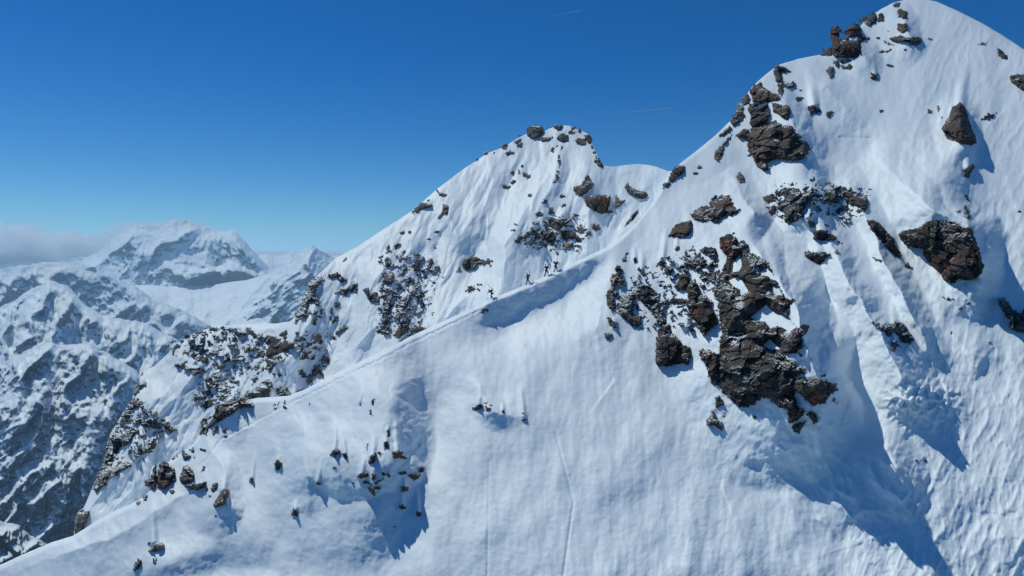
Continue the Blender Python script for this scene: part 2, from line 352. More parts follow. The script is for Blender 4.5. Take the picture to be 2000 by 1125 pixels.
cdA = [(-80, 72), (0, 76), (300, 92), (600, 105), (950, 122), (1060, 129), (1190, 140), (1300, 172), (1400, 188), (1520, 200), (1640, 207), (1760, 220), (2080, 225)]
mA = [(0, .80), (600, .85), (1000, .90), (1300, .86), (1500, .88), (2000, .92)]
TA = Terrain(crestA, cdA, mA, -180, 2400, 1330, relief_A, jag=.3, plane=(-.26, -.80, 1060, 540, 127))

def relief_B(X, Y, t):
    R = .4*sstep(0, 12, t)
    g = X+ (Y-400)*.42*np.where(X > 950, .6, 1)
    R += 1.5*ridged(g*.0085+.4*fbm(X*.006, Y*.006, 2, 12), Y*.0030+2, 3, 14)*sstep(0, 80, t)
    R += -.5*ridged(g*.022+.5*fbm(X*.01, Y*.01, 2, 13), Y*.006, 3, 24)*sstep(5, 60, t)
    R += ridge(X, Y, [(1100, 275, 0), (1080, 330, 3), (1020, 420, 5), (985, 480, 6.5), (984, 540, 6), (965, 600, 5)], 60, 90)
    R += blob(X, Y, 940, 500, 30, 70, 15, -3)
    R += ridge(X, Y, [(1150, 290, 0), (1165, 340, 3), (1150, 420, 4), (1145, 480, 3), (1150, 540, 0)], 100, 40)
    R += ridge(X, Y, [(770, 440, 0), (760, 540, 4), (780, 640, 5), (780, 700, 4)], 110, 60)
    R += ridge(X, Y, [(650, 505, 0), (605, 560, 4), (585, 630, 5), (560, 700, 3)], 40, 70)
    R += ridge(X, Y, [(530, 650, 1), (540, 700, 4), (525, 760, 4)], 70, 60)
    R += ridge(X, Y, [(380, 650, 0), (410, 720, 2.5), (430, 790, 3)], 80, 50)
    R += ridge(X, Y, [(280, 735, 0), (258, 800, 3), (250, 880, 4), (200, 960, 3), (150, 1030, 0)], 20, 70)
    R += 1.6*fbm(X*.009, Y*.009, 3, 33)
    R += .45*fbm(g*.045, Y*.02, 4, 35)
    R += .16*fbm(g*.11, Y*.035, 3, 37)*sstep(380, 600, X+.3*Y)
    R += .10*fbm(X*.13, Y*.13, 3, 39)
    return R
crestB = poly('90,1120 143,1062 148,1005 165,990 180,952 203,905 213,852 240,806 262,782 268,752 277,728 300,716 335,684 350,668 380,650 410,641 440,637 470,634 540,632 566,628 577,618 590,590 603,556 615,543 632,527 652,507 700,480 750,447 800,415 830,390 850,372 900,334 950,300 985,287 1005,273 1025,263 1045,256 1062,258 1075,250 1090,246 1110,245 1130,252 1150,262 1158,285 1168,306 1178,324 1200,326 1225,322 1250,320 1280,325 1305,334 1340,340 1440,330')
cdB = [(90, 136), (270, 146), (440, 152), (575, 164), (650, 178), (800, 196), (1050, 216), (1160, 212), (1300, 200), (1440, 205)]
TB = Terrain(crestB, cdB, [(90, .95), (600, .95), (800, .85), (1100, .80), (1300, .8)], 92, 1400, 1180, relief_B, jag=.5, plane=(-.20, -.85, 1050, 256, 205))
M_snow = snow_mat()
tag(TA.build('snow_ridge', M_snow), kind='structure'); tag(TB.build('snow_peak', M_snow, lean=.9), kind='structure')
# ------------------------------------------------------------------ far country
def far_layer(name, crest, cd, m, x0, x1, ybot, amp, fq, mats, step=2.0, extra=None, jag=2.0, seed=1, orient=0.3, back=None, gully=.8):
    sc = np.mean([p[1] for p in cd])
    def rel(X, Y, t):
        xr = X+orient*(Y-500)
        R = amp*ridged(xr*fq+.5*fbm(X*fq*.7, Y*fq*.7, 3, seed+2), Y*fq*gully, 7, seed, .5)*sstep(0, 25, t)
        R += amp*.35*fbm(X*fq*3, Y*fq*3, 5, seed+5, .6)*sstep(0, 10, t)
        if extra: R += extra(X, Y, t)
        return R
    T = Terrain(crest, cd, m, x0, x1, ybot, rel, step, jag, seed)
    back = back or tuple(sc*q for q in (.002, .01, .03, .08, .16))
    T.build(name, mats, back, .8, sc*.002)['kind'] = 'structure'
    return T
M_near = far_mat('patchy_snow_and_haze_tinted_scree', .0045, (.085, .105, .15), .92, .26, (-430, -720, (.05, .075, .125), .26))  # rock tones tinted blue to carry the valley haze, deeper towards the bottom
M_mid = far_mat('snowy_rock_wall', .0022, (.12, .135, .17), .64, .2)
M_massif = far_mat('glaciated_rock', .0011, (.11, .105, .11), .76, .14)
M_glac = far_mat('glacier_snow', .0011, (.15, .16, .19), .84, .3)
# valley shoulder with its own summit, left
def ex1(X, Y, t):
    return (ridge(X, Y, [(95, 548, 0), (150, 600, 60), (215, 640, 90), (300, 760, 60)], 70, 60)
            + ridge(X, Y, [(70, 560, 0), (60, 640, 60), (20, 700, 60)], 60, 60))
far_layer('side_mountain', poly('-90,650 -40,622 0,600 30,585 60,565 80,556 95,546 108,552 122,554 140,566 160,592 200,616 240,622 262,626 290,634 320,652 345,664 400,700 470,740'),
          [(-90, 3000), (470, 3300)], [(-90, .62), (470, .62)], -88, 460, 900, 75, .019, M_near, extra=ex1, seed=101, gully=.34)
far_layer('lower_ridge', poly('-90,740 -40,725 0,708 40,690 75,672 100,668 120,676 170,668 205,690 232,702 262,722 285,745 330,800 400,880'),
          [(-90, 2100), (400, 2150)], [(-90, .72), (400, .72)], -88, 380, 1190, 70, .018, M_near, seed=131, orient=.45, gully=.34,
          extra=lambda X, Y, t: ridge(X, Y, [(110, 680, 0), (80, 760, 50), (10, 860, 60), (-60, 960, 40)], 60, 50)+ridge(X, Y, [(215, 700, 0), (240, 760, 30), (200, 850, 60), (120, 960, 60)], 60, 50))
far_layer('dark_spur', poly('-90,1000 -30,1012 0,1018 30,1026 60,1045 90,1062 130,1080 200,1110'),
          [(-90, 1200), (200, 1200)], [(-90, .75), (200, .75)], -88, 190, 1230, 18, .02, far_mat('dark_forest_and_shade_slope', .012, (.035, .035, .04), .30, .14), seed=151)  # near-black colour holds forest, rock and the slope's shade together
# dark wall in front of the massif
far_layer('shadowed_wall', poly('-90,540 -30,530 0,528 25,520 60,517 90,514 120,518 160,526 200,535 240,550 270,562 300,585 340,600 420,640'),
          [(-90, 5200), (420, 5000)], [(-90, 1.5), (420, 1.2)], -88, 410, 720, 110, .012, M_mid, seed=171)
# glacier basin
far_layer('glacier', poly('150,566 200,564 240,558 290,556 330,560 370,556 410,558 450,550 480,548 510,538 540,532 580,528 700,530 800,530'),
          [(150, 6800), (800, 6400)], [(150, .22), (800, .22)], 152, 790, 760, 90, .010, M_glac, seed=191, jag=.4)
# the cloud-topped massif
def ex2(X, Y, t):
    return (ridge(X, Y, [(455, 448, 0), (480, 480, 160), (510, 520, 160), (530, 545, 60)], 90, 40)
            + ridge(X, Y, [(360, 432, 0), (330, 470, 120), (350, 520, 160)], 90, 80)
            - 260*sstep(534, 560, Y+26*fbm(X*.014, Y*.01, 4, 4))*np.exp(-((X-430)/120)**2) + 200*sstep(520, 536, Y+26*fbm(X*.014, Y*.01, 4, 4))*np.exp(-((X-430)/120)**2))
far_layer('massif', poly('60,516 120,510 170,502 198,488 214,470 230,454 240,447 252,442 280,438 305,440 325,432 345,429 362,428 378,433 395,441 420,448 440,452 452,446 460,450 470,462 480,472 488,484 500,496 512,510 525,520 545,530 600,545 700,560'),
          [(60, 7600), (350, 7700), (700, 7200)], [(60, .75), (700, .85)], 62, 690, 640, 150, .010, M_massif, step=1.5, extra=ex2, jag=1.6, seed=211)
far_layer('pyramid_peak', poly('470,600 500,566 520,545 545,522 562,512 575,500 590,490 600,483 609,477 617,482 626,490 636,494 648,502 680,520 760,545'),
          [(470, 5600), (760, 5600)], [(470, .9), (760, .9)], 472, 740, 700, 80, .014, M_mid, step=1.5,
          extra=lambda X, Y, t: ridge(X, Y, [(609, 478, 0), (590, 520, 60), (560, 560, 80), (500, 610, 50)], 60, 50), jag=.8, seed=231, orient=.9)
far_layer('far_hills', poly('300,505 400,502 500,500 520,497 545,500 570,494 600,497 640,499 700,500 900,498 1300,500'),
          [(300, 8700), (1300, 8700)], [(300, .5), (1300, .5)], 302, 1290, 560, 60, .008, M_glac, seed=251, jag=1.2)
# valley floor under everything
gx, gy = np.meshgrid(np.linspace(-9000, 9000, 121), np.linspace(-1500, 8900, 101))
gz = -1350+160*fbm(gx*.0008, gy*.0008, 5, 301)
mesh_from('valley_floor', np.stack([gx, gy, gz], -1), grid_faces(101, 121)[:, ::-1], M_near)['kind'] = 'structure'
# the air
m, t, b = mat('mountain_air'); t.nodes.remove(b)
pv = N(t, 'ShaderNodeVolumePrincipled'); pv.inputs['Color'].default_value = (.50, .78, 1.0, 1); pv.inputs['Density'].default_value = 5.2e-5
pv.inputs['Anisotropy'].default_value = .2
t.links.new(pv.outputs[0], t.nodes['Material Output'].inputs['Volume'])
hx0, hx1, hy0, hy1, hz0, hz1 = -9300, 9300, -1800, 9250, -1700, 440
V = np.array([(x, y, z) for x in (hx0, hx1) for y in (hy0, hy1) for z in (hz0, hz1)], float)
tag(mesh_from('haze', V, np.array([(0, 1, 3, 2), (4, 6, 7, 5), (0, 4, 5, 1), (2, 3, 7, 6), (0, 2, 6, 4), (1, 5, 7, 3)]), m, False),
    kind='stuff')
# clouds beyond the air box
def cloud_mat(name, dens):
    m, t, b = mat(name); t.nodes.remove(b)
    pv = N(t, 'ShaderNodeVolumePrincipled'); pv.inputs['Color'].default_value = (1, 1, 1, 1); pv.inputs['Anisotropy'].default_value = .25
    pv.inputs['Density'].default_value = dens
    t.links.new(pv.outputs[0], t.nodes['Material Output'].inputs['Volume']); return m
def puff(cx, cy, rx, ry, Y, seed):
    # a billowing closed lump: sphere grid pushed out by noise
    nu, nv = 72, 40; u = np.linspace(0, 2*np.pi, nu, endpoint=False); v = np.linspace(.02, np.pi-.02, nv)
    U, V = np.meshgrid(u, v); X = np.sin(V)*np.cos(U); Yy = np.sin(V)*np.sin(U); Z = np.cos(V)
    q = 1+.42*fbm(X*1.5+Yy*.9+seed, Z*1.7+Yy*1.1, 5, seed, .58)+.24*fbm(X*5+Yy*3+seed, Z*5-Yy*3, 4, seed+7, .6)
    q = q*np.where(Z < 0, .75, 1); sc = Y/F
    P = np.stack([(cx-1000)*sc+X*q*rx*sc, Y+Yy*q*rx*sc*.8, (HZ-cy)*sc+Z*q*ry*sc], -1)
    i = np.arange(nu*nv).reshape(nv, nu); j = np.roll(i, -1, 1)
    fc = np.stack([i[:-1], i[1:], j[1:], j[:-1]], -1).reshape(-1, 4)
    W = np.concatenate([P.reshape(-1, 3), [P[0].mean(0), P[-1].mean(0)]]); k = nu*nv; e = []
    for t_ in range(0, nu, 2):
        e.append((k, i[0, t_], i[0, (t_+1) % nu], i[0, (t_+2) % nu])); e.append((k+1, i[-1, (t_+2) % nu], i[-1, (t_+1) % nu], i[-1, t_]))
    return W, np.concatenate([fc, np.array(e)])
def cloud(name, lumps, Y, dens, label, group=None):
    m = cloud_mat(name+'_vapour', dens)
    root = bpy.data.objects.new(name, None); C.objects.link(root)
    cx = sum(l[0] for l in lumps)/len(lumps); root.location = tuple(P3(cx, lumps[0][1], Y)); o0 = np.array(root.location)
    for k, (x, y, rx, ry) in enumerate(lumps):
        W, fc = puff(x, y, rx, ry, Y+(k*37 % 11)*18, 401+k*13); mesh_from('puff', W-o0, fc, m, True, root)
    return tag(root, label, 'cloud', group)
cloud('cloud_bank', [(-70, 478, 70, 44), (10, 470, 62, 36), (52, 462, 40, 27), (95, 478, 55, 30), (140, 470, 34, 22), (165, 484, 45, 24), (205, 474, 40, 26), (238, 456, 34, 24), (268, 448, 30, 19), (300, 450, 34, 18), (340, 443, 30, 12), (375, 440, 22, 8), (-20, 500, 90, 26), (120, 500, 90, 24), (-50, 512, 80, 24), (40, 510, 80, 20)], 10600, .0024,
      'long white cloud bank lying against the far snowy massif on the left horizon')
cloud('cloud_wisp', [(566, 474, 14, 5), (577, 477, 10, 4)], 10200, .0010, 'tiny faint wisp of cloud above the far pyramid shaped peak')
cloud('cloud_bank', [(508, 497, 24, 8), (545, 500, 34, 10), (590, 501, 34, 8), (640, 499, 34, 9)], 11500, .004, 'low pale cloud strip on the horizon behind the far pyramid shaped peak')
def contrail(x0, y0, x1, y1, w0, w1, label):
    n, Y = 40, 14000; m, t, b = mat('ice_crystal_trail')
    tr = N(t, 'ShaderNodeBsdfTransparent'); mx = N(t, 'ShaderNodeMixShader')
    v, g = pos(t); f = mathn(t, 'MULTIPLY', tnoise(t, v, .004, 3), .45)
    b.inputs['Base Color'].default_value = (.9, .95, 1, 1)
    t.links.new(f, mx.inputs[0]); t.links.new(tr.outputs[0], mx.inputs[1]); t.links.new(b.outputs[0], mx.inputs[2])
    t.links.new(mx.outputs[0], t.nodes['Material Output'].inputs['Surface'])
    u = np.linspace(0, 1, n)[:, None]; a = np.linspace(0, 2*np.pi, 8, endpoint=False)[None, :]
    r = (w0+(w1-w0)*u)*np.sqrt(np.clip(1-(2*u-1)**8, .01, 1)); P = P3(x0+(x1-x0)*u+0*a, y0+(y1-y0)*u-r*np.sin(a), Y+0*u+0*a)
    P[..., 1] += r*np.cos(a)*Y/F
    i = np.arange(n*8).reshape(n, 8); j = np.roll(i, -1, 1)
    fc = np.stack([i[:-1], j[:-1], j[1:], i[1:]], -1).reshape(-1, 4)
    caps = [(i[0, 0], i[0, 6], i[0, 4], i[0, 2]), (i[-1, 0], i[-1, 2], i[-1, 4], i[-1, 6])]
    tag(mesh_from('contrail', P, np.concatenate([fc, np.array(caps)]), m, True), label, 'contrail', 'aircraft trails in the blue sky')
contrail(1062, 33, 1140, 20, .25, 1.1, 'short faint white aircraft trail highest in the sky, near the top edge')
contrail(1190, 222, 1322, 210, .3, .8, 'faint longer aircraft trail low in the sky between the two summits')
# ------------------------------------------------------------------ rocks: every outcrop and boulder is a closed solid of its own
G0, G1, G2, G3 = (.034, .033, .034), (.072, .068, .066), (.108, .103, .096), (.165, .158, .148)
R_grey = rock_mat('grey_schist', [G0, G1, G2, G3], 0, .38)
R_brown = rock_mat('brown_schist', [(.030, .025, .025), (.055, .044, .040), (.088, .069, .058), (.13, .11, .098)], .5, .22)
R_red = rock_mat('rust_streaked_cliff_rock', [(.030, .027, .029), (.062, .053, .046), (.095, .086, .070), (.125, .12, .105)], 1.0, .22)
R_snowy = rock_mat('snow_plastered_rock', [G0, G1, G2, G3], 0, .75)
R_pale = rock_mat('pale_grey_rock', [(.12, .115, .11), (.19, .185, .175), (.24, .23, .215), (.30, .29, .27)], 0, .2)
MATS = dict(g=R_grey, b=R_brown, r=R_red, s=R_snowy, p=R_pale)
ROCKS = []
def rock(T, outline, mk='g', h=None, rag=1.2, holes=(), label=None, name=None, cat='rock', group=None, bed=-12, cov=.22):
    if isinstance(outline, str): pl = poly(outline)
    else:
        cx, cy, rx, ry = outline[:4]; rx *= 1.12; ry *= 1.08; an = math.radians(outline[4] if len(outline) > 4 else 0); pl = []
        rs = random.Random(int(cx*31+cy*7)); n = 9 if max(rx, ry) > 4 else 7
        for k in range(n):
            a = 6.2832*(k+rs.uniform(-.3, .3))/n; q = rs.uniform(.62, 1.28)
            u, v = rx*q*math.cos(a), ry*q*math.sin(a)
            pl.append((cx+u*math.cos(an)-v*math.sin(an), cy+u*math.sin(an)+v*math.cos(an)))
    if not isinstance(outline, str) and max(rx, ry) > 4.5 and rag < 1.6: rag = 1.6
    xs = [p[0] for p in pl]; ys = [p[1] for p in pl]; w_, h_ = max(xs)-min(xs), max(ys)-min(ys)
    size = math.sqrt(max(1, w_*h_)); st = .6 if size < 22 else (.8 if size < 80 else 1.0)
    mg = 3.0; gx = np.arange(min(xs)-mg-rag*2, max(xs)+mg+rag*2, st); gy = np.arange(min(ys)-mg-rag*2, max(ys)+mg+rag*2, st)
    X, Y = np.meshgrid(gx, gy); sd0 = sdf(X, Y, pl); cxm, cym = sum(xs)/len(xs), sum(ys)/len(ys); seed = int(cxm*3+cym*11) % 9973
    nz = fbm(X*.16, Y*.16, 4, seed, .6)
    sd = sd0 + rag*2.9*nz + rag*1.3*fbm(X*.45, Y*.45, 2, seed+3)
    if rag > 2: sd = np.minimum(sd, 2+rag*14*(noise(X*.10+Y*.05, Y*.13, seed+9)+.5*noise(X*.22, Y*.28, seed+8)+cov))
    for hp in holes:
        sh = sdf(X, Y, poly(hp)); sd = np.minimum(sd, -sh+1.0*fbm(X*.3, Y*.3, 3, seed+5))
    mpp = float(T.D(np.array([cxm]), np.array([max(cym, T.yc(cxm))]))[0])/F
    if h is None: h = min(3.2, .42*min(w_, h_)*mpp+.12)
    D = T.D(X, Y)
    inn = np.maximum(sd, 0)
    vv = np.clip((Y-min(ys))/max(h_, 1), 0, 1)
    p = h*(1.35-.85*vv)*(1-np.exp(-inn/(max(1.3, .09*min(w_, h_)))))
    bx, by = rot(X, Y, bed)
    env = np.clip(inn/3.5, 0, 1)
    fa = 0
    if size > 60: fa = fa + .36*facets(bx+5*nz, by*1.1, 40, seed, 1.1)
    if size > 24: fa = fa + .34*facets(bx+3*nz, by*1.3, 17, seed+11, 1.1)
    fa = fa + .20*facets(bx, by*1.6, max(4.5, min(8, size*.35)), seed+23, .9)
    fa = fa + .35*fbm(bx*.10, by*.4, 3, seed+31)*min(1, size/30)
    p = p + fa*mpp*env*1.15
    p = np.maximum(p, .12*env+.02*0) + np.minimum(sd, 0)*mpp*1.6
    off = 0
    Yc = T.yc(X); above = Y < Yc-.5
    cm = (sd > -mg)
    cell = cm[:-1, :-1] & cm[1:, :-1] & cm[:-1, 1:] & cm[1:, 1:]
    sky_ = (above & (sd < .2)); cell &= ~(sky_[:-1, :-1] | sky_[1:, :-1] | sky_[:-1, 1:] | sky_[1:, 1:])
    if cell.sum() < 2: return
    front = D-p
    thick = .5 + np.minimum(inn, 25)*mpp*1.1 + p.clip(0)
    rim = np.clip((sd+mg)/mg, 0, 1)
    backd = front+np.where(above, .15, .5)+thick*np.where(above, np.clip(inn/4, 0, 1), 1)
    A = P3(X, Y, front); B = P3(X, Y, backd)
    ny, nx = X.shape; i = np.arange(ny*nx).reshape(ny, nx); o2 = ny*nx
    q = np.stack([i[:-1, :-1], i[1:, :-1], i[1:, 1:], i[:-1, 1:]], -1)
    ff = q[cell]; bf = q[cell][:, ::-1]+o2
    cp = np.pad(cell, 1); sides = []
    e = cp[1:, 1:-1] != cp[:-1, 1:-1]
    j, k = np.nonzero(e); up = cp[j+1, k+1]
    a, b = i[j, k], i[j, k+1]
    sides.append(np.where(up[:, None], np.stack([a, b, b+o2, a+o2], -1), np.stack([b, a, a+o2, b+o2], -1)))
    e = cp[1:-1, 1:] != cp[1:-1, :-1]
    j, k = np.nonzero(e); rt = cp[j+1, k+1]
    a, b = i[j, k], i[j+1, k]
    sides.append(np.where(rt[:, None], np.stack([b, a, a+o2, b+o2], -1), np.stack([a, b, b+o2, a+o2], -1)))
    fc = np.concatenate([ff, bf]+sides)
    V = np.concatenate([A.reshape(-1, 3), B.reshape(-1, 3)])
    used = np.unique(fc); mp = np.zeros(len(V), np.int64); mp[used] = np.arange(len(used))
    kind = name or ('rock_outcrop' if size > 26 or rag > 2 else 'boulder')
    o = mesh_from(kind, V[used], mp[fc], MATS[mk], False)
    if name: cat = cat
    ROCKS.append(dict(o=o, x=cxm, y=cym, w=w_, h=h_, label=label, T=T, group=group, mk=mk, rag=rag))
    return o
A_, B_ = TA, TB
# --- right-hand mountain: the big cliff
rock(A_, '1408,462 1420,458 1434,454 1431,461 1440,466 1442,473 1452,470 1463,478 1458,486 1464,492 1480,500 1500,510 1507,528 1515,545 1525,565 1535,583 1556,586 1545,596 1537,606 1540,622 1556,639 1575,632 1581,638 1578,650 1565,660 1567,680 1555,690 1535,692 1532,700 1550,702 1560,715 1573,722 1572,730 1550,735 1556,750 1552,770 1556,790 1548,800 1541,802 1519,795 1500,778 1490,778 1475,788 1460,795 1441,796 1428,780 1412,768 1405,760 1400,745 1404,715 1405,690 1405,670 1410,650 1404,620 1403,590 1390,568 1405,553 1400,545 1410,530 1418,510 1420,498 1412,490 1406,484 1405,470',
     'r', 3.6, 1.6, ['1446,495 1449,520 1443,530 1431,532 1432,515', '1424,548 1441,540 1450,550 1462,569 1447,578 1446,566 1431,558', '1486,528 1496,523 1508,534 1517,548 1505,545 1500,539 1486,537',
     '1508,558 1521,562 1528,577 1514,575 1506,566', '1466,620 1480,608 1497,595 1506,606 1540,623 1556,639 1543,647 1519,636 1505,642 1494,628 1481,626', '1490,674 1503,663 1524,682 1508,682', '1431,652 1440,649 1455,650 1440,655'],
     'tall rust streaked brown cliff with snow ledges in the centre right of the snow face', 'cliff', 'cliff')
rock(A_, '1550,742 1565,738 1580,741 1600,740 1615,745 1632,750 1637,762 1620,772 1612,788 1590,793 1575,783 1560,768 1550,760', 'b', 2.2, 1.8, label='dark crumbling outcrop jutting right from the foot of the tall rust streaked cliff')
rock(A_, '1534,786 1550,775 1556,790 1572,803 1565,815 1550,825 1540,829 1541,815 1538,800', 'b', 1.4, 1.6, label='brown splintered rock tapering down below the right foot of the tall cliff')
rock(A_, '1548,830 1560,826 1575,822 1565,838 1560,848 1549,842', 'g', label='dark boulder lowest of all beneath the tall rust streaked cliff')
rock(A_, '1575,810 1585,803 1595,812 1597,825 1590,828 1583,818', 'b', label='small brown snow rimmed rock right of the splintered rock below the tall cliff')
rock(A_, '1397,775 1404,772 1410,780 1414,790 1405,793 1397,800 1396,790', 'g', label='dark upright stone under the left foot of the tall cliff with snow draped below it')
rock(A_, '1380,820 1387,812 1393,802 1397,815 1400,822 1408,820 1412,830 1410,842 1402,835 1395,830 1383,833 1379,828', 'g', label='forked grey rock under the snow cap below the left foot of the tall cliff')
rock(A_, '1366,682 1385,684 1402,693 1405,720 1403,750 1392,752 1384,730 1380,710 1368,700', 'b', 1.4, 1.8, label='narrow dark brown rib clinging to the lower left edge of the tall cliff')
# columns and blocks left of the cliff
rock(A_, '1205,517 1212,520 1215,530 1211,540 1218,541 1220,548 1215,560 1208,562 1205,552 1201,562 1209,572 1200,583 1204,600 1196,608 1188,600 1184,580 1186,566 1193,560 1193,545 1195,537 1204,533 1202,524', 'b', 1.2, 1.4, label='thin brown rock column at the far left edge of the cliff group')
rock(A_, '1212,582 1228,574 1240,578 1238,600 1236,612 1252,615 1254,630 1248,638 1235,637 1222,622 1210,615 1207,600', 'g', 1.8, 1.4, label='almost black rock slanting down right beside the thin brown column')
rock(A_, '1248,550 1262,556 1272,562 1280,567 1270,575 1285,578 1288,595 1290,610 1300,612 1300,630 1288,636 1280,622 1275,610 1262,598 1245,585 1228,578 1240,570 1245,562', 'g', 2.0, 1.6, label='dark jagged rock running diagonally down to the wedge shaped block')
rock(A_, '1292,632 1300,630 1308,635 1311,650 1320,655 1326,663 1335,674 1347,678 1350,690 1346,714 1330,710 1305,716 1286,714 1280,708 1281,680 1282,660 1286,645', 'b', 2.6, 1.0, label='wedge shaped dark block with a square foot standing alone left of the tall cliff')
rock(A_, '1186,618 1192,620 1202,630 1206,640 1198,641 1190,632', 'b', label='small oval brown rock below the thin brown column')
rock(A_, (1187, 657, 6, 8)); rock(A_, (1240, 509, 4, 5)); rock(A_, (1248, 526, 4, 4)); rock(A_, (1255, 533, 5, 7), 'p', label='small pale tan stone among the ribs of snow left of the cliff group')
rock(A_, '1287,516 1292,512 1299,512 1299,519 1288,520', 'b'); rock(A_, (1292, 525, 3, 3)); rock(A_, (1306, 530, 8, 8, -30), 'b', label='rounded dark brown boulder left of the upper columns beside the cliff')
rock(A_, (1322, 485, 4.5, 4)); rock(A_, (1224, 495, 2, 5, 20)); rock(A_, (1220, 508, 3.5, 5, 10))
rock(A_, '1328,535 1340,533 1347,540 1345,555 1338,567 1325,568 1320,558 1326,545', 'b', 1.6, 1.2, label='stubby dark brown pillar just left of the red tinged columns')
rock(A_, '1345,548 1358,545 1365,560 1368,575 1380,578 1392,590 1388,598 1400,618 1402,632 1385,645 1375,655 1368,648 1362,630 1352,622 1345,622 1346,605 1340,595 1346,580 1338,565', 'r', 2.6, 1.4, label='red tinged dark columns close against the left side of the tall cliff')
rock(A_, '1337,490 1345,500 1362,502 1372,505 1382,515 1376,522 1355,525 1345,520 1325,525 1318,523 1335,515', 'g', 1.2, 2.0, label='dark ragged rock with a snow dimple left of the chestnut block')
rock(A_, '1367,488 1376,482 1388,483 1397,485 1400,500 1398,512 1392,505 1383,500 1378,495', 'b', 1.4, 1.0, label='chestnut brown block left of the tall cliff head')
rock(A_, (1383, 540, 14, 10, 20), 'b', .8, 2.6); rock(A_, (1325, 588, 19, 6, 4), 'g', .9, 1.8); rock(A_, (1302, 598, 4, 6), 'g'); rock(A_, (1395, 520, 8, 4), 'g', .5, 2.0); rock(A_, (1352, 645, 5, 2.5, 20)); rock(A_, (1298, 578, 2, 7, -15))
rock(A_, (1204, 632, 3, 3)); rock(A_, (1474, 815, 3, 2.5, 30)); rock(A_, (1413, 810, 2, 4)); rock(A_, (1354, 722, 2, 2))
rock(A_, (1564, 693, 4, 2.5, 30)); rock(A_, (1631, 783, 5, 2.5, 40)); rock(A_, (1610, 733, 5, 1.6, -30), 'g', .3, 1.5)
# above the cliff
rock(A_, '1349,418 1365,405 1385,402 1385,394 1400,382 1398,390 1410,381 1425,382 1430,395 1438,407 1447,408 1440,415 1425,422 1410,425 1400,438 1392,430 1375,433 1355,428', 'b', 2.0, 1.4, bed=-20, label='layered slabby outcrop above the tall cliff under a smooth snow dome')
rock(A_, '1304,461 1318,440 1335,434 1351,430 1352,448 1346,460 1335,465 1318,463', 'b', 1.5, .8, bed=-30, label='dark wedge rock below and left of the layered slabby outcrop')
rock(A_, '1247,406 1248,415 1238,430 1217,447 1222,435 1234,418', 'g', .9, .6, label='leaning grey slab alone on the bright slope right of the middle peak')
rock(A_, '1444,334 1454,345 1456,356 1445,358 1437,345', 'p', 1.0, .4, label='sunlit diamond shaped stone on snow below the left tower')  # sunlight on this stone is put in by the pale rock colour
rock(A_, '1316,325 1328,320 1338,325 1337,335 1325,345 1313,355 1306,352 1310,338', 'g', 1.2, 1.2, label='grey rock on the skyline just right of the snowy saddle')
rock(A_, (1300, 362, 7, 4, -40), 'g'); rock(A_, (1365, 327, 5, 3, -10), 'g'); rock(A_, (1359, 338, 5, 3, -20), 'g')
rock(A_, '1530,362 1537,368 1550,365 1562,372 1566,379 1575,374 1588,367 1586,385 1575,398 1572,408 1566,415 1570,418 1570,425 1560,427 1555,432 1545,436 1533,430 1532,420 1528,410 1518,408 1520,395 1532,390 1532,378 1528,370', 'g', 3.0, 1.2, label='large grey split outcrop right of the smooth snow dome')
rock(A_, '1512,375 1527,370 1526,380 1521,384', 'g'); rock(A_, '1491,385 1497,381 1508,380 1511,388 1505,395 1500,398 1492,390', 'g', label='cluster of fused round grey stones left of the large split outcrop')
rock(A_, '1513,400 1517,408 1513,415 1507,418 1504,422 1502,412 1508,403', 'b'); rock(A_, '1532,428 1540,424 1548,430 1558,430 1550,434 1540,438 1533,434', 'g'); rock(A_, (1587, 351, 4.5, 3), 'g'); rock(A_, (1594, 361, 2, 2)); rock(A_, (1546, 361, 4, 2))
rock(A_, '1611,372 1625,370 1637,374 1637,388 1640,396 1632,398 1622,398 1610,395 1607,388 1615,385', 'g', 1.3, 2.0, label='snow speckled grey rock just right of the large split outcrop')
rock(A_, (1598, 383, 12, 5, 8), 'b'); rock(A_, (1607, 367, 6, 3.5, -35), 'g'); rock(A_, (1622, 361, 6, 3, 20), 'g', .4, 1.8); rock(A_, (1641, 370, 8, 4, 25), 'g', .5, 1.8)
rock(A_, '1651,371 1663,372 1675,380 1690,380 1695,392 1694,408 1682,410 1672,402 1660,402 1655,392 1650,382', 'g', 1.5, 1.8, label='dark grooved rock at the right end of the row beside the split outcrop')
rock(A_, (1638, 413, 5, 5, 30), 'b'); rock(A_, (1650, 406, 8, 6, -20), 'g', .5, 2.2); rock(A_, (1655, 428, 9, 4, 5), 'g', .3, 2.6); rock(A_, (1700, 370, 2.5, 3, -30))
rock(A_, '1576,430 1586,430 1593,440 1591,446 1580,443', 'b', label='dark stone left of the tall pointed snow cone'); rock(A_, '1588,452 1600,449 1618,451 1615,456 1635,462 1630,470 1610,470 1590,468', 'b', 1.4, 1.0, label='long brown rock under the tall pointed snow cone')
rock(A_, '1571,492 1580,490 1598,495 1612,492 1620,496 1610,505 1605,514 1597,516 1585,508 1573,502', 'b', 1.2, 1.2, label='brown sagging rock below the long brown rock of the snow cone'); rock(A_, (1636, 493, 5, 3, 10)); rock(A_, (1624, 503, 3, 3)); rock(A_, (1615, 440, 4, 2, 30)); rock(A_, (1641, 473, 4, 3, 30), 'g', .3, 1.5)
rock(A_, '1692,431 1705,430 1718,436 1730,450 1745,465 1750,480 1762,498 1760,506 1748,500 1730,482 1715,465 1703,450', 'b', 1.6, 1.0, bed=45, label='long narrow brown slab slanting down left of the great right hand block')
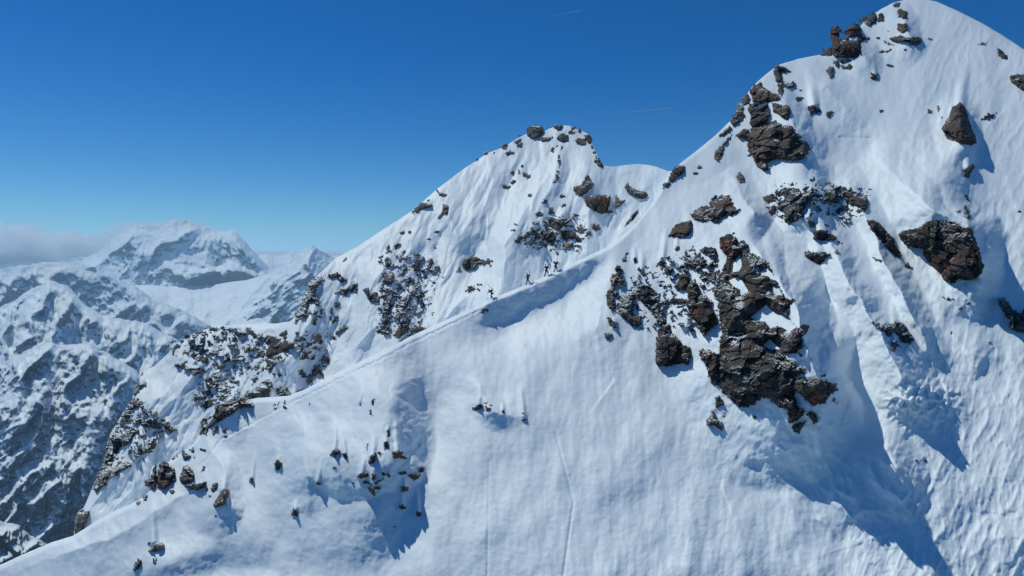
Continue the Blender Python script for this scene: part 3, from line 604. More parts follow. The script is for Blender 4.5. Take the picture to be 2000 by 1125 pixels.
rock(A_, '1755,455 1765,450 1785,448 1800,442 1810,433 1830,430 1850,430 1865,435 1880,445 1898,445 1902,460 1910,480 1915,492 1917,510 1923,520 1918,535 1905,545 1895,548 1870,545 1865,553 1855,555 1842,545 1838,535 1825,525 1812,510 1803,500 1803,485 1790,484 1770,480 1758,465', 'b', 3.6, 1.2, bed=12, label='great dark square block on the right slope with snow piled on its top')
rock(A_, (1889, 387, 3, 7, -20)); rock(A_, (1890, 418, 5.5, 13, -20), 'g', .8, .6, label='grey slab stuck upright above the right corner of the great dark block'); rock(A_, (1773, 520, 9, 3, 28), 'b'); rock(A_, (1713, 507, 8, 3, 25), 'g', .3, 1.6)
rock(A_, (1870, 414, 5, 1.8), 'g', .3, 1.4); rock(A_, (1850, 583, 9, 2, 15), 'g', .3, 1.8); rock(A_, (1876, 602, 3, 3)); rock(A_, (1890, 593, 3, 2)); rock(A_, (1856, 649, 2, 2)); rock(A_, (1932, 668, 2.5, 1.5)); rock(A_, (1990, 413, 4, 1.5, -10))
rock(A_, '1705,630 1725,635 1740,634 1752,628 1765,632 1770,645 1785,660 1780,670 1765,672 1755,655 1745,650 1735,660 1730,648 1715,640', 'g', 1.2, 2.2, label='branching dark rock low on the shaded slope between the cliff and the great block'); rock(A_, (1747, 675, 8, 9, 20), 'g', label='dark stone under the branching rock of the shaded slope')
rock(A_, '1950,582 1960,580 1975,600 1990,610 2010,600 2020,652 1990,650 1978,645 1968,635 1975,628 1962,612 1950,595', 'g', 2.2, 1.4, label='grey rock cut by the right edge of the photo at mid height')
rock(A_, (1790, 899, 2, 2)); rock(A_, (1807, 900, 4, 1.5))
# the summit of the right-hand mountain
rock(A_, '1620,60 1625,52 1635,49 1643,55 1646,62 1660,50 1672,42 1680,52 1685,68 1690,78 1682,84 1683,100 1680,110 1670,115 1655,112 1630,112 1624,104 1622,98 1625,85 1621,72', 'b', 3.0, .8, ['1640,63 1655,70 1648,75 1640,73', '1658,74 1677,72 1672,79 1658,78'], 'dark tower of piled blocks on the skyline left of the highest summit', 'rock_tower', 'rock tower')
rock(A_, '1600,108 1606,100 1607,88 1611,97 1622,90 1627,95 1624,108 1612,109', 'g', 1.0, .8, label='dark spiky rock on the skyline at the left foot of the tower of piled blocks')
rock(A_, '1703,22 1712,27 1713,38 1710,44 1698,53 1690,47 1688,42 1697,30', 'g', 1.6, .6, label='tilted grey slab right of the tower of piled blocks'); rock(A_, '1675,41 1685,32 1697,28 1692,38 1682,44', 'g')
rock(A_, (1721, 34, 6, 6), 'g', 1.0, .5); rock(A_, (1752, 9, 6, 5), 'g', .5, 1.2, label='highest rock of all, just under the snowy summit')
rock(A_, '1757,17 1765,20 1772,24 1772,35 1765,38 1755,32 1752,24', 'b', 1.2, .8, label='brown rock upper of two stacked with snow between them below the summit'); rock(A_, '1753,46 1770,46 1773,58 1762,66 1751,57', 'b', 1.2, .8, label='brown rock lower of two stacked with snow between them below the summit')
rock(A_, '1737,74 1750,72 1758,69 1770,74 1785,72 1800,73 1800,82 1790,90 1776,86 1770,82 1752,82 1740,80', 'g', 1.5, .9, label='long dark horizontal band of rock under the two stacked summit rocks')
for e in ((1735, 61, 3.5, 2), (1714, 75, 5, 2), (1693, 75, 5, 3), (1738, 86, 9, 1.6, 20), (1725, 101, 11, 3, -15), (1736, 128, 7, 2, 20), (1707, 149, 7, 6, 30), (1715, 155, 3, 2), (1768, 98, 3, 1.6), (1815, 76, 5, 1.8, 10), (1619, 222, 5, 6, -20), (1560, 194, 8, 4, 10), (1720, 217, 4, 2.5), (1816, 218, 6, 4), (1833, 211, 3, 5, -15), (1840, 229, 2, 3), (1563, 176, 3, 2, 30)):
    rock(A_, e, 'g', None, 1.0)
rock(A_, '1625,116 1635,118 1640,128 1637,134 1628,124', 'g'); rock(A_, (1652, 119, 9, 5), 'g'); rock(A_, (1657, 131, 5, 6, -10), 'g'); rock(A_, (1646, 131, 4, 4))
rock(A_, '1620,130 1628,130 1629,148 1622,155 1617,145 1612,138', 'p', 1.2, .5, label='pale grey shield shaped stone below the tower of piled blocks')
rock(A_, (1932, 227, 11, 5, -30), 'g', .6, 1.8); rock(A_, '1947,93 1955,98 1968,110 1966,116 1955,113 1948,103', 'g'); rock(A_, (1920, 86, 8, 3, 10), 'g', .3, 2.0)
rock(A_, '1972,150 1985,145 2005,145 2020,150 2020,188 1990,172 1975,160', 'g', 1.6, .9, label='snow capped dark rock cut by the right edge near the photo top')
# left shoulder of the right-hand mountain
rock(A_, '1518,125 1525,128 1535,132 1544,139 1530,142 1525,140 1528,150 1530,160 1545,163 1549,157 1556,168 1550,171 1540,172 1530,171 1531,182 1527,188 1520,182 1519,168 1516,155 1510,140 1513,130', 'g', 1.8, 1.0, label='grey branching rock on the skyline at the top of the left shoulder')
rock(A_, '1470,168 1472,161 1476,166 1488,159 1488,168 1500,175 1505,180 1515,183 1527,190 1522,195 1510,198 1500,200 1480,200 1470,198 1468,188 1464,178', 'b', 2.0, 1.0, label='brown blocky rock on the skyline below the grey branching rock')
rock(A_, '1449,190 1460,183 1465,192 1463,202 1452,206 1446,200', 'g', 1.0, .7, label='dark rock on the skyline left of the brown shoulder pillar'); rock(A_, '1442,198 1450,205 1454,210 1448,217 1441,220 1437,212', 'g', 1.0, .7)
rock(A_, '1430,226 1438,215 1450,217 1455,224 1453,232 1445,240 1432,247 1425,240', 'g', 1.2, .8, label='dark rock lowest of the skyline row left of the brown shoulder pillar')
rock(A_, '1424,247 1430,250 1422,258 1412,266 1410,260', 'g'); rock(A_, (1410, 264, 5, 3, -40))
rock(A_, '1508,200 1520,202 1528,207 1541,205 1545,218 1540,235 1530,232 1522,225 1510,218', 'b', 2.0, .8, label='dark block with a snow shelf right of the brown shoulder pillar')
rock(A_, '1464,202 1480,200 1500,202 1501,210 1490,216 1504,218 1503,228 1497,240 1490,248 1468,250 1464,238 1466,225 1460,215', 'b', 2.4, 1.0, ['1476,207 1486,202 1492,203 1482,209'], 'brown shoulder pillar of vertical slabs with snow cap above the big shoulder cliff')
rock(A_, '1470,248 1488,245 1500,240 1515,235 1522,240 1530,245 1543,245 1552,252 1548,255 1560,262 1567,266 1565,270 1555,272 1575,276 1582,290 1578,302 1565,312 1550,315 1535,312 1520,310 1505,315 1497,320 1506,328 1503,333 1492,334 1480,328 1475,320 1470,305 1460,295 1460,275 1450,270 1437,265 1452,252 1462,252', 'b', 3.4, 1.2,
     ['1519,264 1526,265 1527,273 1520,268', '1552,280 1560,279 1558,283', '1463,253 1466,254 1466,259 1462,257'], 'big dark shoulder cliff with a rounded right side on the left shoulder', 'cliff', 'cliff')
rock(A_, '1430,262 1428,270 1415,283 1414,295 1410,308 1402,316 1394,310 1398,292 1408,285 1420,270', 'g', 1.0, 1.0, label='thin grey strip of rock left of the big shoulder cliff'); rock(A_, (1407, 264, 4, 2.5, -30)); rock(A_, (1462, 303, 5, 2.5))
rock(A_, '1875,199 1885,210 1892,230 1897,250 1905,265 1908,280 1895,284 1870,278 1850,272 1839,252 1845,240 1852,230 1860,210', 'b', 3.2, .6, label='bell shaped dark boulder standing alone high on the right slope')
rock(A_, '1879,330 1890,328 1900,320 1904,325 1897,338 1893,346 1882,345', 'g', 1.0, .8, label='small dark rock below the bell shaped boulder')
rock(A_, '1577,208 1590,205 1602,212 1600,220 1595,220 1588,222 1583,225', 'g', label='dark snow capped rock right of the block with the snow shelf')
# --- lower left of the ridge
rock(A_, '388,850 392,835 390,822 400,815 412,812 420,803 417,797 430,788 440,778 455,780 465,775 478,785 490,786 495,792 480,795 465,800 445,815 430,822 418,828 410,835 405,845 395,850', 'b', 2.2, 1.2, ['405,822 417,815 414,825 407,828'], 'jagged dark outcrop on the crest where the ridge dips at the left')
rock(A_, '465,776 478,774 492,783 498,792 490,797 478,792', 'g', .8, .8)
for e in ((541, 791, 5, 3, -20), (557, 796, 5, 4), (538, 797, 4, 2), (556, 787, 2, 4), (420, 840, 3, 8, 25), (438, 842, 3, 5, 20), (441, 852, 3, 3), (605, 790, 2, 2.5), (729, 783, 2, 6, 20), (724, 806, 2, 5), (703, 789, 2, 2), (284, 970, 4.5, 6, 25), (270, 981, 4, 4.5, 25), (336, 960, 4, 4.5), (376, 879, 4, 5), (395, 879, 4.5, 3), (379, 893, 2.5, 2.5), (397, 916, 2.5, 5, 10), (404, 957, 2.5, 3), (410, 968, 3, 2, -30), (421, 1008, 2, 1.6), (293, 1060, 5, 2, -10), (302, 1096, 3.5, 5), (268, 1105, 5, 13, 30), (340, 891, 6, 3, -30)):
    rock(A_, e, 'g', None, .8)
rock(A_, '354,884 358,878 362,885 372,890 368,896 361,900 357,895', 'g', label='grey stone at the crest above the streaked leaning boulder')
rock(A_, '296,925 300,910 305,908 308,930 302,955 292,955 282,948 281,938 290,935', 'b', 1.6, .9, label='brown left half of the twin boulders on the lower left crest')
rock(A_, '310,905 322,900 330,908 340,915 343,925 340,940 330,947 322,955 308,955 306,940 308,920', 'b', 1.8, 1.0, ['322,915 332,914 334,921 325,922', '317,928 321,927 321,938 318,937'], 'brown right half of the twin boulders on the lower left crest')
rock(A_, '358,910 368,908 375,918 380,925 375,940 365,945 352,943 350,935 355,922', 'g', 1.6, .8, bed=60, label='streaked leaning grey boulder right of the twin brown boulders')
rock(A_, '360,945 375,943 390,945 404,940 398,952 380,958 365,952', 'b', 1.2, 1.0, label='low dark brown rock tucked under the streaked leaning boulder')
rock(A_, '412,955 415,945 425,941 423,955 418,961 412,958', 'b', label='small brown rock just above the dark upright slab at lower left')
rock(A_, '440,954 449,957 446,970 437,985 420,993 416,986 427,967', 'b', 1.4, .4, label='dark upright slab at lower left casting a long shadow')
rock(A_, '287,1078 300,1064 312,1058 322,1064 318,1074 302,1078', 'p', 1.0, .4, label='pale rounded stone near the bottom left of the snow face')
rock(A_, (543, 908, 7, 9, 25), 'g', label='lone dark stone on the snow left of the scattered rocks, nearest to the dark slab'); rock(A_, (492, 939, 5, 5)); rock(A_, (575, 1001, 5.5, 7, -30), 'b', label='lowest lone stone below the left scatter with a pointed shadow'); rock(A_, (621, 945, 6, 4))
for e in ((654, 885, 9, 7, -30), (674, 890, 3, 7, -30), (653, 914, 4, 4), (759, 845, 1.8, 10, 10), (754, 868, 5, 7), (717, 872, 1.5, 5, 10), (741, 887, 2.2, 5, -15), (730, 932, 4, 8, -20), (717, 943, 9, 3, 10), (738, 953, 6, 3), (756, 927, 9, 3, 25), (787, 925, 8, 4), (811, 930, 10, 5.5, -5), (822, 917, 5, 8, 20), (787, 992, 5, 5), (817, 1004, 4, 5), (712, 1029, 2, 1.6), (688, 943, 2.5, 2), (739, 941, 8, 1.6, -30), (953, 799, 4.5, 4), (948, 787, 4, 2), (959, 791, 3, 2), (982, 804, 2.5, 3), (1022, 807, 3, 2), (1023, 820, 4, 2.5), (947, 607, 7, 3, -20), (770, 1029, 2, 1.5), (794, 958, 2, 2)):
    rock(A_, e, 'b', None, .9)
rock(A_, '765,883 775,880 787,882 785,890 797,895 790,897 780,895 768,895', 'b', 1.0, .9, label='dark forked rock at the top of the scatter in the big left shadow')
rock(A_, '720,893 735,883 733,900 730,905 720,905', 'b', .9, 1.2, label='ragged brown rock on the lit edge above the left scatter')
rock(A_, '697,932 705,923 718,922 723,930 712,932 705,935', 'b', .9, 1.0, label='dark hooked rock at the left tip of the left scatter')
rock(A_, '717,953 724,949 733,958 733,970 725,965', 'b', .9, .8, label='brown pointed rock at the bottom of the left scatter')
rock(A_, '784,950 799,951 797,960 784,961', 'b', .9, .6, label='square brown rock with a snow spike in the big left shadow')
rock(A_, (934, 796, 8, 5, -15), 'b', .9, 1.2, label='dark rock leftmost of the few under a snow bulge in mid face')
# --- middle peak, summit
rock(B_, '1027,252 1033,247 1045,243 1058,246 1064,253 1060,262 1052,269 1040,272 1030,266', 'g', 2.2, .5, label='large rounded boulder perched on the middle summit skyline')
rock(B_, '1078,244 1090,243 1098,244 1097,253 1090,256 1084,251', 'g', 1.2, .6, label='flat topped rock at the very top of the middle summit')
rock(B_, '1087,270 1092,263 1100,260 1109,263 1111,275 1098,278 1090,274', 'g', 1.6, .5, label='squat grey boulder below the flat topped rock of the middle summit')
rock(B_, '1052,273 1058,266 1066,269 1080,267 1072,275 1062,278', 'g', 1.0, .6, label='leaf shaped dark rock right of the large rounded summit boulder')
rock(B_, '1122,275 1130,268 1143,273 1146,280 1138,285 1128,281', 'g', 1.2, .9, label='snow dusted dark rock on the right side of the middle summit')
rock(B_, '1142,264 1150,262 1157,270 1158,280 1150,280 1142,272', 'b', 1.2, 1.0, label='brown rock on the right edge of the middle summit skyline')
for e in ((1118, 259, 7, 3.5), (1121, 250, 5, 3), (1132, 254, 4, 4.5), (1156, 287, 2.5, 4), (1161, 298, 3, 4), (1011, 276, 7, 4, -30), (1015, 284, 6, 4.5, -10), (985, 286, 7, 4.5, -45), (995, 299, 8, 4), (1014, 265, 4, 1.6), (965, 298, 4, 2.5, -40), (948, 300, 4, 3, -40), (930, 312, 4, 1.6, -40), (1079, 292, 3, 5, 30), (1088, 285, 4, 2, -30), (1097, 290, 2, 4, 30)):
    rock(B_, e, 'g', None, .7)
rock(B_, '1165,303 1170,308 1177,318 1179,330 1168,324 1160,313', 'b', 1.0, 1.0, label='dark ragged rock at the foot of the middle summit right edge')
rock(B_, '1090,301 1094,305 1096,312 1093,325 1089,315', 'g'); rock(B_, '1087,340 1093,346 1085,356 1080,357 1085,348', 'g'); rock(B_, (1090, 332, 1.5, 7, 10)); rock(B_, '1018,335 1025,336 1038,345 1033,350 1024,345', 'g', label='slanting grey rock left of centre below the middle summit')
for e in ((1000, 337, 4, 4), (1020, 324, 3, 3), (1002, 356, 5, 4), (990, 365, 7, 4), (1012, 334, 2, 5, -30), (1064, 394, 5, 4), (1099, 401, 4.5, 3), (1076, 412, 5.5, 7), (1052, 419, 6, 4.5), (1097, 383, 5.5, 3), (1035, 382, 4, 4), (1054, 350, 2, 1.5), (1008, 439, 3, 3), (1002, 450, 4, 2.5), (1041, 436, 1.6, 2)):
    rock(B_, e, 'g', None, .7)
rock(B_, '1121,365 1132,362 1143,350 1148,342 1152,345 1160,360 1155,368 1140,382 1125,382 1120,372', 'g', 1.6, 1.2, label='dark slanting rock topped by a stub above the streaked hanging block')
rock(B_, '1141,390 1150,383 1165,382 1180,380 1193,383 1192,400 1186,415 1175,419 1160,412 1145,402', 'b', 2.4, .6, bed=80, label='streaked hanging block with a pointed foot right of the middle peak')
rock(B_, '1203,378 1209,390 1222,390 1215,400 1202,408 1200,395', 'g', 1.0, .6, label='small triangular rock right of the streaked hanging block'); rock(B_, (1190, 413, 4, 6, 20))
rock(B_, '1219,367 1226,356 1230,363 1245,372 1262,375 1266,385 1255,389 1240,385 1228,378', 'g', 1.6, 1.0, label='dark rock under the rounded snow saddle between the two mountains')
rock(B_, '1070,428 1090,428 1103,430 1120,425 1112,433 1098,445 1092,452 1080,447 1073,440', 'g', 1.6, 1.0, label='dark roof rock at the top of the cluster above the climbers')
rock(B_, '1060,455 1070,449 1080,450 1085,458 1085,470 1080,478 1070,474 1062,466', 'b', 1.6, .9, label='pinkish brown upright block at the centre of the cluster above the climbers')
rock(B_, '1095,450 1108,450 1122,453 1128,462 1137,470 1130,474 1122,465 1112,466 1104,474 1098,463', 'b', 1.4, .9, label='curved arm shaped rock on the right of the cluster above the climbers')
rock(B_, '1099,474 1120,473 1118,482 1105,488 1098,484', 'g', 1.2, .7, label='squarish rock at the bottom of the cluster above the climbers')
for e in ((1042, 454, 10, 4.5), (1028, 463, 6, 4), (1053, 463, 6, 6), (1059, 476, 4, 6), (1166, 444, 6, 6.5, 30), (1149, 456, 5, 4), (1089, 496, 3.5, 4), (1124, 421, 4, 2.5, 30), (1068, 441, 3, 5), (1082, 513, 3, 2), (1094, 424, 2, 2)):
    rock(B_, e, 'g', None, .9)
rock(B_, (1014, 468, 10, 5, -30), 'g', .6, 2.4); rock(B_, (1040, 475, 13, 5, -10), 'g', .6, 2.6); rock(B_, (1135, 449, 8, 7, 20), 'g', .5, 2.8)
rock(B_, '850,368 857,374 873,380 870,386 858,382', 'g', .9, .7, label='slim dark rock touching the skyline high on the left arete of the middle peak')
rock(B_, '803,417 810,405 825,394 843,397 845,403 828,408 815,415', 'g', 1.1, 1.2, label='dark flat outcrop on the skyline halfway down the left arete of the middle peak')
rock(B_, '865,398 875,400 876,415 868,420 856,430 854,424 864,412', 'g', .9, 1.0, label='dark rock right of the flat skyline outcrop on the middle peak')
for e in ((786, 454, 4, 4), (800, 454, 4, 3), (853, 453, 4, 2.5), (758, 487, 4, 9, 10), (775, 480, 6, 4, -40), (848, 484, 3, 2), (838, 467, 3, 1.5), (675, 505, 2, 6, 30), (836, 392, 3, 2)):
    rock(B_, e, 'g', None, .8)
# --- middle peak, left half
rock(B_, '903,515 908,505 925,500 936,503 934,515 925,527 912,530 904,523', 'g', 1.6, .7, label='rounded dark boulder alone in the middle of the peak left of the climbers'); rock(B_, (945, 511, 14, 6, 0), 'g', .8, 2.0, label='snow dusted grey rock joined right of the rounded boulder left of the climbers')
for e in ((897, 527, 3, 6, 10), (920, 564, 10, 5, -10), (936, 556, 7, 2.5), (935, 566, 4, 2, 30), (958, 520, 2, 2)): rock(B_, e, 'g', None, .9)
rock(B_, '605,548 615,543 628,540 632,545 625,555 618,565 617,575 622,585 626,593 622,597 612,590 605,590 603,600 608,612 600,615 595,620 588,622 580,634 574,632 578,618 574,612 585,605 586,592 590,582 598,578 600,565 597,555', 's', 1.8, 2.0, label='tall snow speckled rock rib on the left edge of the middle peak')
rock(B_, (651, 538, 11, 6, -10), 'b', 1.0, 1.0, label='brown rock right of the top of the snow speckled rib'); rock(B_, (669, 547, 6, 6), 'g')
rock(B_, '654,573 665,562 680,560 690,550 697,552 697,560 688,567 675,578 668,578 665,570', 's', 1.2, 1.2, label='slanting grey outcrop right of the snow speckled rib'); rock(B_, (693, 570, 7, 3), 'g')
rock(B_, '708,566 720,562 722,572 735,571 742,582 740,590 728,592 718,582 712,573', 'g', 1.6, 1.0, label='dark humped rock between the slanting outcrop and the broken rock band')
rock(B_, '752,502 758,508 763,515 757,525 753,517', 'g', 1.0, .8); rock(B_, '750,533 758,529 768,533 770,545 765,555 755,558 748,550', 'g', 1.5, 1.0, label='rounded grey rock heading the broken rock band of the middle peak')
rock(B_, '752,560 765,562 770,580 762,600 768,612 758,630 765,645 752,658 737,645 745,625 748,610 738,600 750,590 752,575', 's', 1.3, 2.8, label='left part of the broken snow filled rock band of the middle peak')
rock(B_, '778,580 790,585 800,578 803,600 798,620 802,632 790,630 780,640 772,622 775,600', 's', 1.2, 2.8, label='right part of the broken snow filled rock band of the middle peak')
rock(B_, '786,633 796,630 800,640 792,652 778,662 768,655 775,645 783,640', 'b', 1.2, 1.2, label='reddish brown rock at the foot of the broken rock band')
rock(B_, '800,645 812,636 825,638 838,643 820,650 805,650', 'g', 1.0, 1.2, label='dark low rock touching the ridge track right of the reddish brown rock'); rock(B_, (795, 660, 14, 4, -18), 'g', .7, 1.6)
rock(B_, '807,510 815,502 823,506 820,525 810,530 806,520', 'g', 1.2, 1.0, label='dark stone highest right of the broken rock band')
for e in ((782, 506, 6, 5, -30), (795, 502, 5, 2, -30), (790, 525, 4, 10, 25), (784, 536, 5, 3, -30), (841, 513, 4.5, 8, 15), (853, 524, 5, 7, 15), (840, 532, 3, 5), (857, 536, 2, 5, 15), (811, 555, 7, 7, 30), (780, 562, 5, 8, 0), (828, 542, 6, 2.5), (806, 575, 5, 12, 20), (800, 548, 2, 6), (822, 577, 7, 6, 10), (826, 590, 3, 8, -10), (817, 588, 3, 6, 15), (795, 553, 3, 6, 20), (745, 508, 2, 3), (846, 611, 2, 4)):
    rock(B_, e, 'g', None, 1.3)
for e in ((658, 595, 4, 6, 30), (648, 608, 3, 5, -20), (654, 624, 4, 8, 35), (646, 621, 2.5, 3), (670, 643, 14, 4.5, -28), (650, 659, 5, 3.5, 15), (582, 651, 4.5, 3.5), (600, 648, 3, 1.6), (598, 655, 3, 2.5), (583, 662, 9, 5, -35), (594, 663, 3, 3.5), (588, 675, 6, 5), (629, 609, 3, 6, 20), (615, 612, 6, 3, -10), (615, 627, 4, 10, 20), (626, 620, 4, 3), (602, 674, 3, 5), (612, 700, 4, 3), (590, 684, 10, 2), (596, 692, 5, 6, -30), (596, 700, 8, 3), (628, 668, 4, 4, -40), (618, 716, 3, 2), (554, 652, 6, 6), (556, 662, 3, 5)):
    rock(B_, e, 'g', None, 1.0)
rock(B_, '612,652 625,652 630,658 622,668 610,673 605,670 612,662', 'g', 1.3, .8, label='rounded grey rock with a notch right of the big rock arch')
rock(B_, '520,682 530,672 545,668 565,666 574,670 572,680 560,686 545,690 532,694 524,700 519,694', 'b', 1.7, 1.0, label='big overhanging brown rock arch on the lower left of the middle peak')
rock(B_, '519,700 526,699 535,702 541,708 535,715 527,727 521,716', 'g', 1.1, .8, label='triangular grey rock hanging below the big rock arch')
rock(B_, (529, 663, 17, 8, 15), 'g', 1.0, 2.0, label='dark ragged rock on top of the big rock arch'); rock(B_, (545, 698, 5, 4, 20)); rock(B_, (550, 655, 4, 3))
rock(B_, '500,692 505,684 515,682 518,690 515,697 503,697', 'g', 1.1, .7, label='rounded grey rock left of the big rock arch')
for e in ((333, 672, 12, 4, -38), (345, 676, 7, 5, -35), (365, 657, 8, 3.5, -20), (380, 655, 7, 4.5), (391, 650, 8, 5, 10), (416, 643, 9, 4.5), (436, 642, 5, 5), (438, 650, 5, 3), (452, 645, 9, 3, 18), (466, 652, 10, 5.5, 35), (458, 662, 6, 4, 10), (488, 647, 8, 5, 25), (500, 657, 7, 3, 15), (504, 669, 6, 5), (487, 683, 14, 4.5, -12), (505, 682, 5, 2.5), (466, 696, 9, 2.5, -10), (480, 692, 6, 1.6, -15), (382, 679, 9, 5, -10), (393, 673, 7, 3.5, -25), (412, 672, 6, 4, 10), (430, 682, 6, 2.5, -30), (338, 688, 3, 8, 15), (343, 676, 5, 3, -20), (418, 690, 9, 4.5, -18), (404, 693, 4, 3.5), (376, 694, 8, 4, 0), (386, 701, 5, 2), (345, 713, 4, 4), (355, 716, 6, 4.5), (399, 704, 11, 5, 20), (383, 720, 9, 2, -5), (398, 723, 6, 3, 20), (432, 715, 8, 5, -15), (443, 706, 7, 2, -35), (501, 716, 3, 8, 30), (513, 721, 2.5, 4, 30), (472, 730, 3, 3), (546, 731, 12, 2.5, 5), (497, 742, 3, 8, 30)):
    rock(B_, e, 'g', None, 1.2)
rock(B_, '389,690 392,682 405,679 408,684 400,686 400,692 392,693', 'g', 1.1, .6, label='dark kidney shaped rock among the small rocks left of the big rock arch')
rock(B_, '372,725 385,722 392,728 380,735 374,730', 'g', .9, 1.0, label='dark low rock below the kidney shaped rock'); rock(B_, '446,735 452,740 465,743 463,748 448,747', 'g', .9, .9, label='dark double rock above the speckled face near the crest dip')
rock(B_, '400,742 412,738 417,748 410,760 413,770 402,772 397,766 405,756', 'g', 1.0, 1.8, label='dark curved rock heading the lower left rock mass'); rock(B_, '420,738 428,745 440,748 450,756 453,765 445,775 430,780 420,776 425,762 418,750', 's', 1.2, 1.8, label='dark sloping rock mass above the jagged crest outcrop')
rock(B_, '378,774 390,772 402,772 400,780 388,783', 'g', .8, 1.4); rock(B_, '393,796 391,788 402,786 410,778 417,780 415,788 402,797', 'g', .9, 1.4, label='dark rock just above the left end of the jagged crest outcrop')
rock(B_, '477,768 485,762 500,757 515,745 522,738 530,745 532,755 525,770 530,780 510,782 490,786 480,780', 's', 1.6, 1.6, ['512,748 518,747 519,753 513,754'], 'speckled triangular rock face rising behind the crest dip')
rock(B_, '538,752 548,756 560,757 568,768 566,776 548,777 540,768', 's', .9, 2.4, label='snow streaked rock right of the speckled triangular face')
rock(B_, '583,725 590,722 600,735 610,728 615,715 625,712 628,722 632,735 622,730 612,735 608,745 602,752 598,740 588,733', 'g', 1.0, 2.0, label='forked ragged rock above the ridge track'); rock(B_, (635, 702, 8, 11, 30), 'g', .8, 2.4); rock(B_, (588, 765, 8, 4), 'g')
# broken bedrock showing through thin snow between the larger rocks
rock(B_, '345,662 400,645 440,640 480,645 520,655 560,662 600,660 640,650 640,690 600,700 560,700 530,720 500,740 460,730 420,735 370,735 340,715', 's', .7, 2.6, cov=-.21, label='scattered broken bedrock showing through thin snow on the left shoulder of the middle peak')
rock(B_, '740,500 790,490 850,500 862,540 840,600 815,640 770,660 735,650 742,580', 's', .7, 2.6, cov=-.21, label='broken bedrock speckling the snow around the rock band of the middle peak')
rock(B_, '1010,462 1040,440 1080,420 1130,420 1160,450 1130,490 1080,490 1030,485', 's', .7, 2.4, cov=-.18, label='broken bedrock speckling the snow around the cluster above the climbers')
rock(B_, '390,735 440,725 470,745 470,790 400,800 375,790', 's', .7, 2.4, cov=-.13, label='broken bedrock around the dark mass above the jagged crest outcrop')
rock(A_, '1190,600 1230,540 1300,500 1350,480 1400,490 1410,560 1400,640 1350,650 1310,640 1240,640', 's', .8, 2.6, cov=-.22, label='broken bedrock showing in the snow between the columns left of the tall cliff')
rock(A_, '1490,400 1520,355 1580,360 1640,355 1700,370 1700,415 1650,440 1600,410 1560,440 1510,430', 's', .8, 2.6, cov=-.22, label='broken bedrock showing in the snow around the large split outcrop')
rock(B_, '210,840 262,770 300,800 330,820 310,880 250,910 200,950 195,930', 's', .8, 2.6, cov=-.18, label='flaky bedrock showing along the left flank silhouette')
# --- left flank
rock(B_, '277,727 273,735 270,745 285,747 286,753 276,757 268,768 263,776 258,770 262,758 268,745', 'g', 1.2, 1.4, label='dark broken rock at the top of the left flank silhouette')
rock(B_, '245,800 250,787 262,779 273,780 278,790 285,800 292,812 280,806 275,795 262,796 255,805 260,820 250,828 238,832 234,822', 's', 1.5, 1.8, label='snow streaked grey rock at the bend of the left flank silhouette')
rock(B_, '208,905 206,880 211,857 225,843 240,838 255,840 268,838 262,850 252,868 235,875 230,885 222,900', 's', 1.8, 1.6, label='large flaky grey rock in the middle of the left flank silhouette')
rock(B_, '180,955 186,935 200,910 215,905 225,912 240,908 260,900 255,912 235,922 215,935 205,945 195,955 188,962', 's', 1.4, 2.0, label='long ragged rock low on the left flank silhouette')
rock(B_, '270,820 280,823 295,825 312,825 312,838 300,835 285,836 275,830', 'g', .9, 1.8, label='wide flat rock inside the left flank slope'); rock(B_, '317,825 328,822 338,835 345,838 335,847 322,838', 'g', .9, 1.6, label='dark square rock right of the wide flat rock of the left flank')
rock(B_, '267,885 275,875 290,868 304,862 302,875 285,885 270,890', 'g', .9, 1.8, label='slanting rock below the wide flat rock of the left flank')
rock(B_, '146,1050 146,1025 148,1006 155,996 164,990 160,1000 175,997 172,1010 165,1030 160,1045 150,1052', 'g', 1.6, 1.2, label='tall ribbed rock at the bottom end of the left flank silhouette')
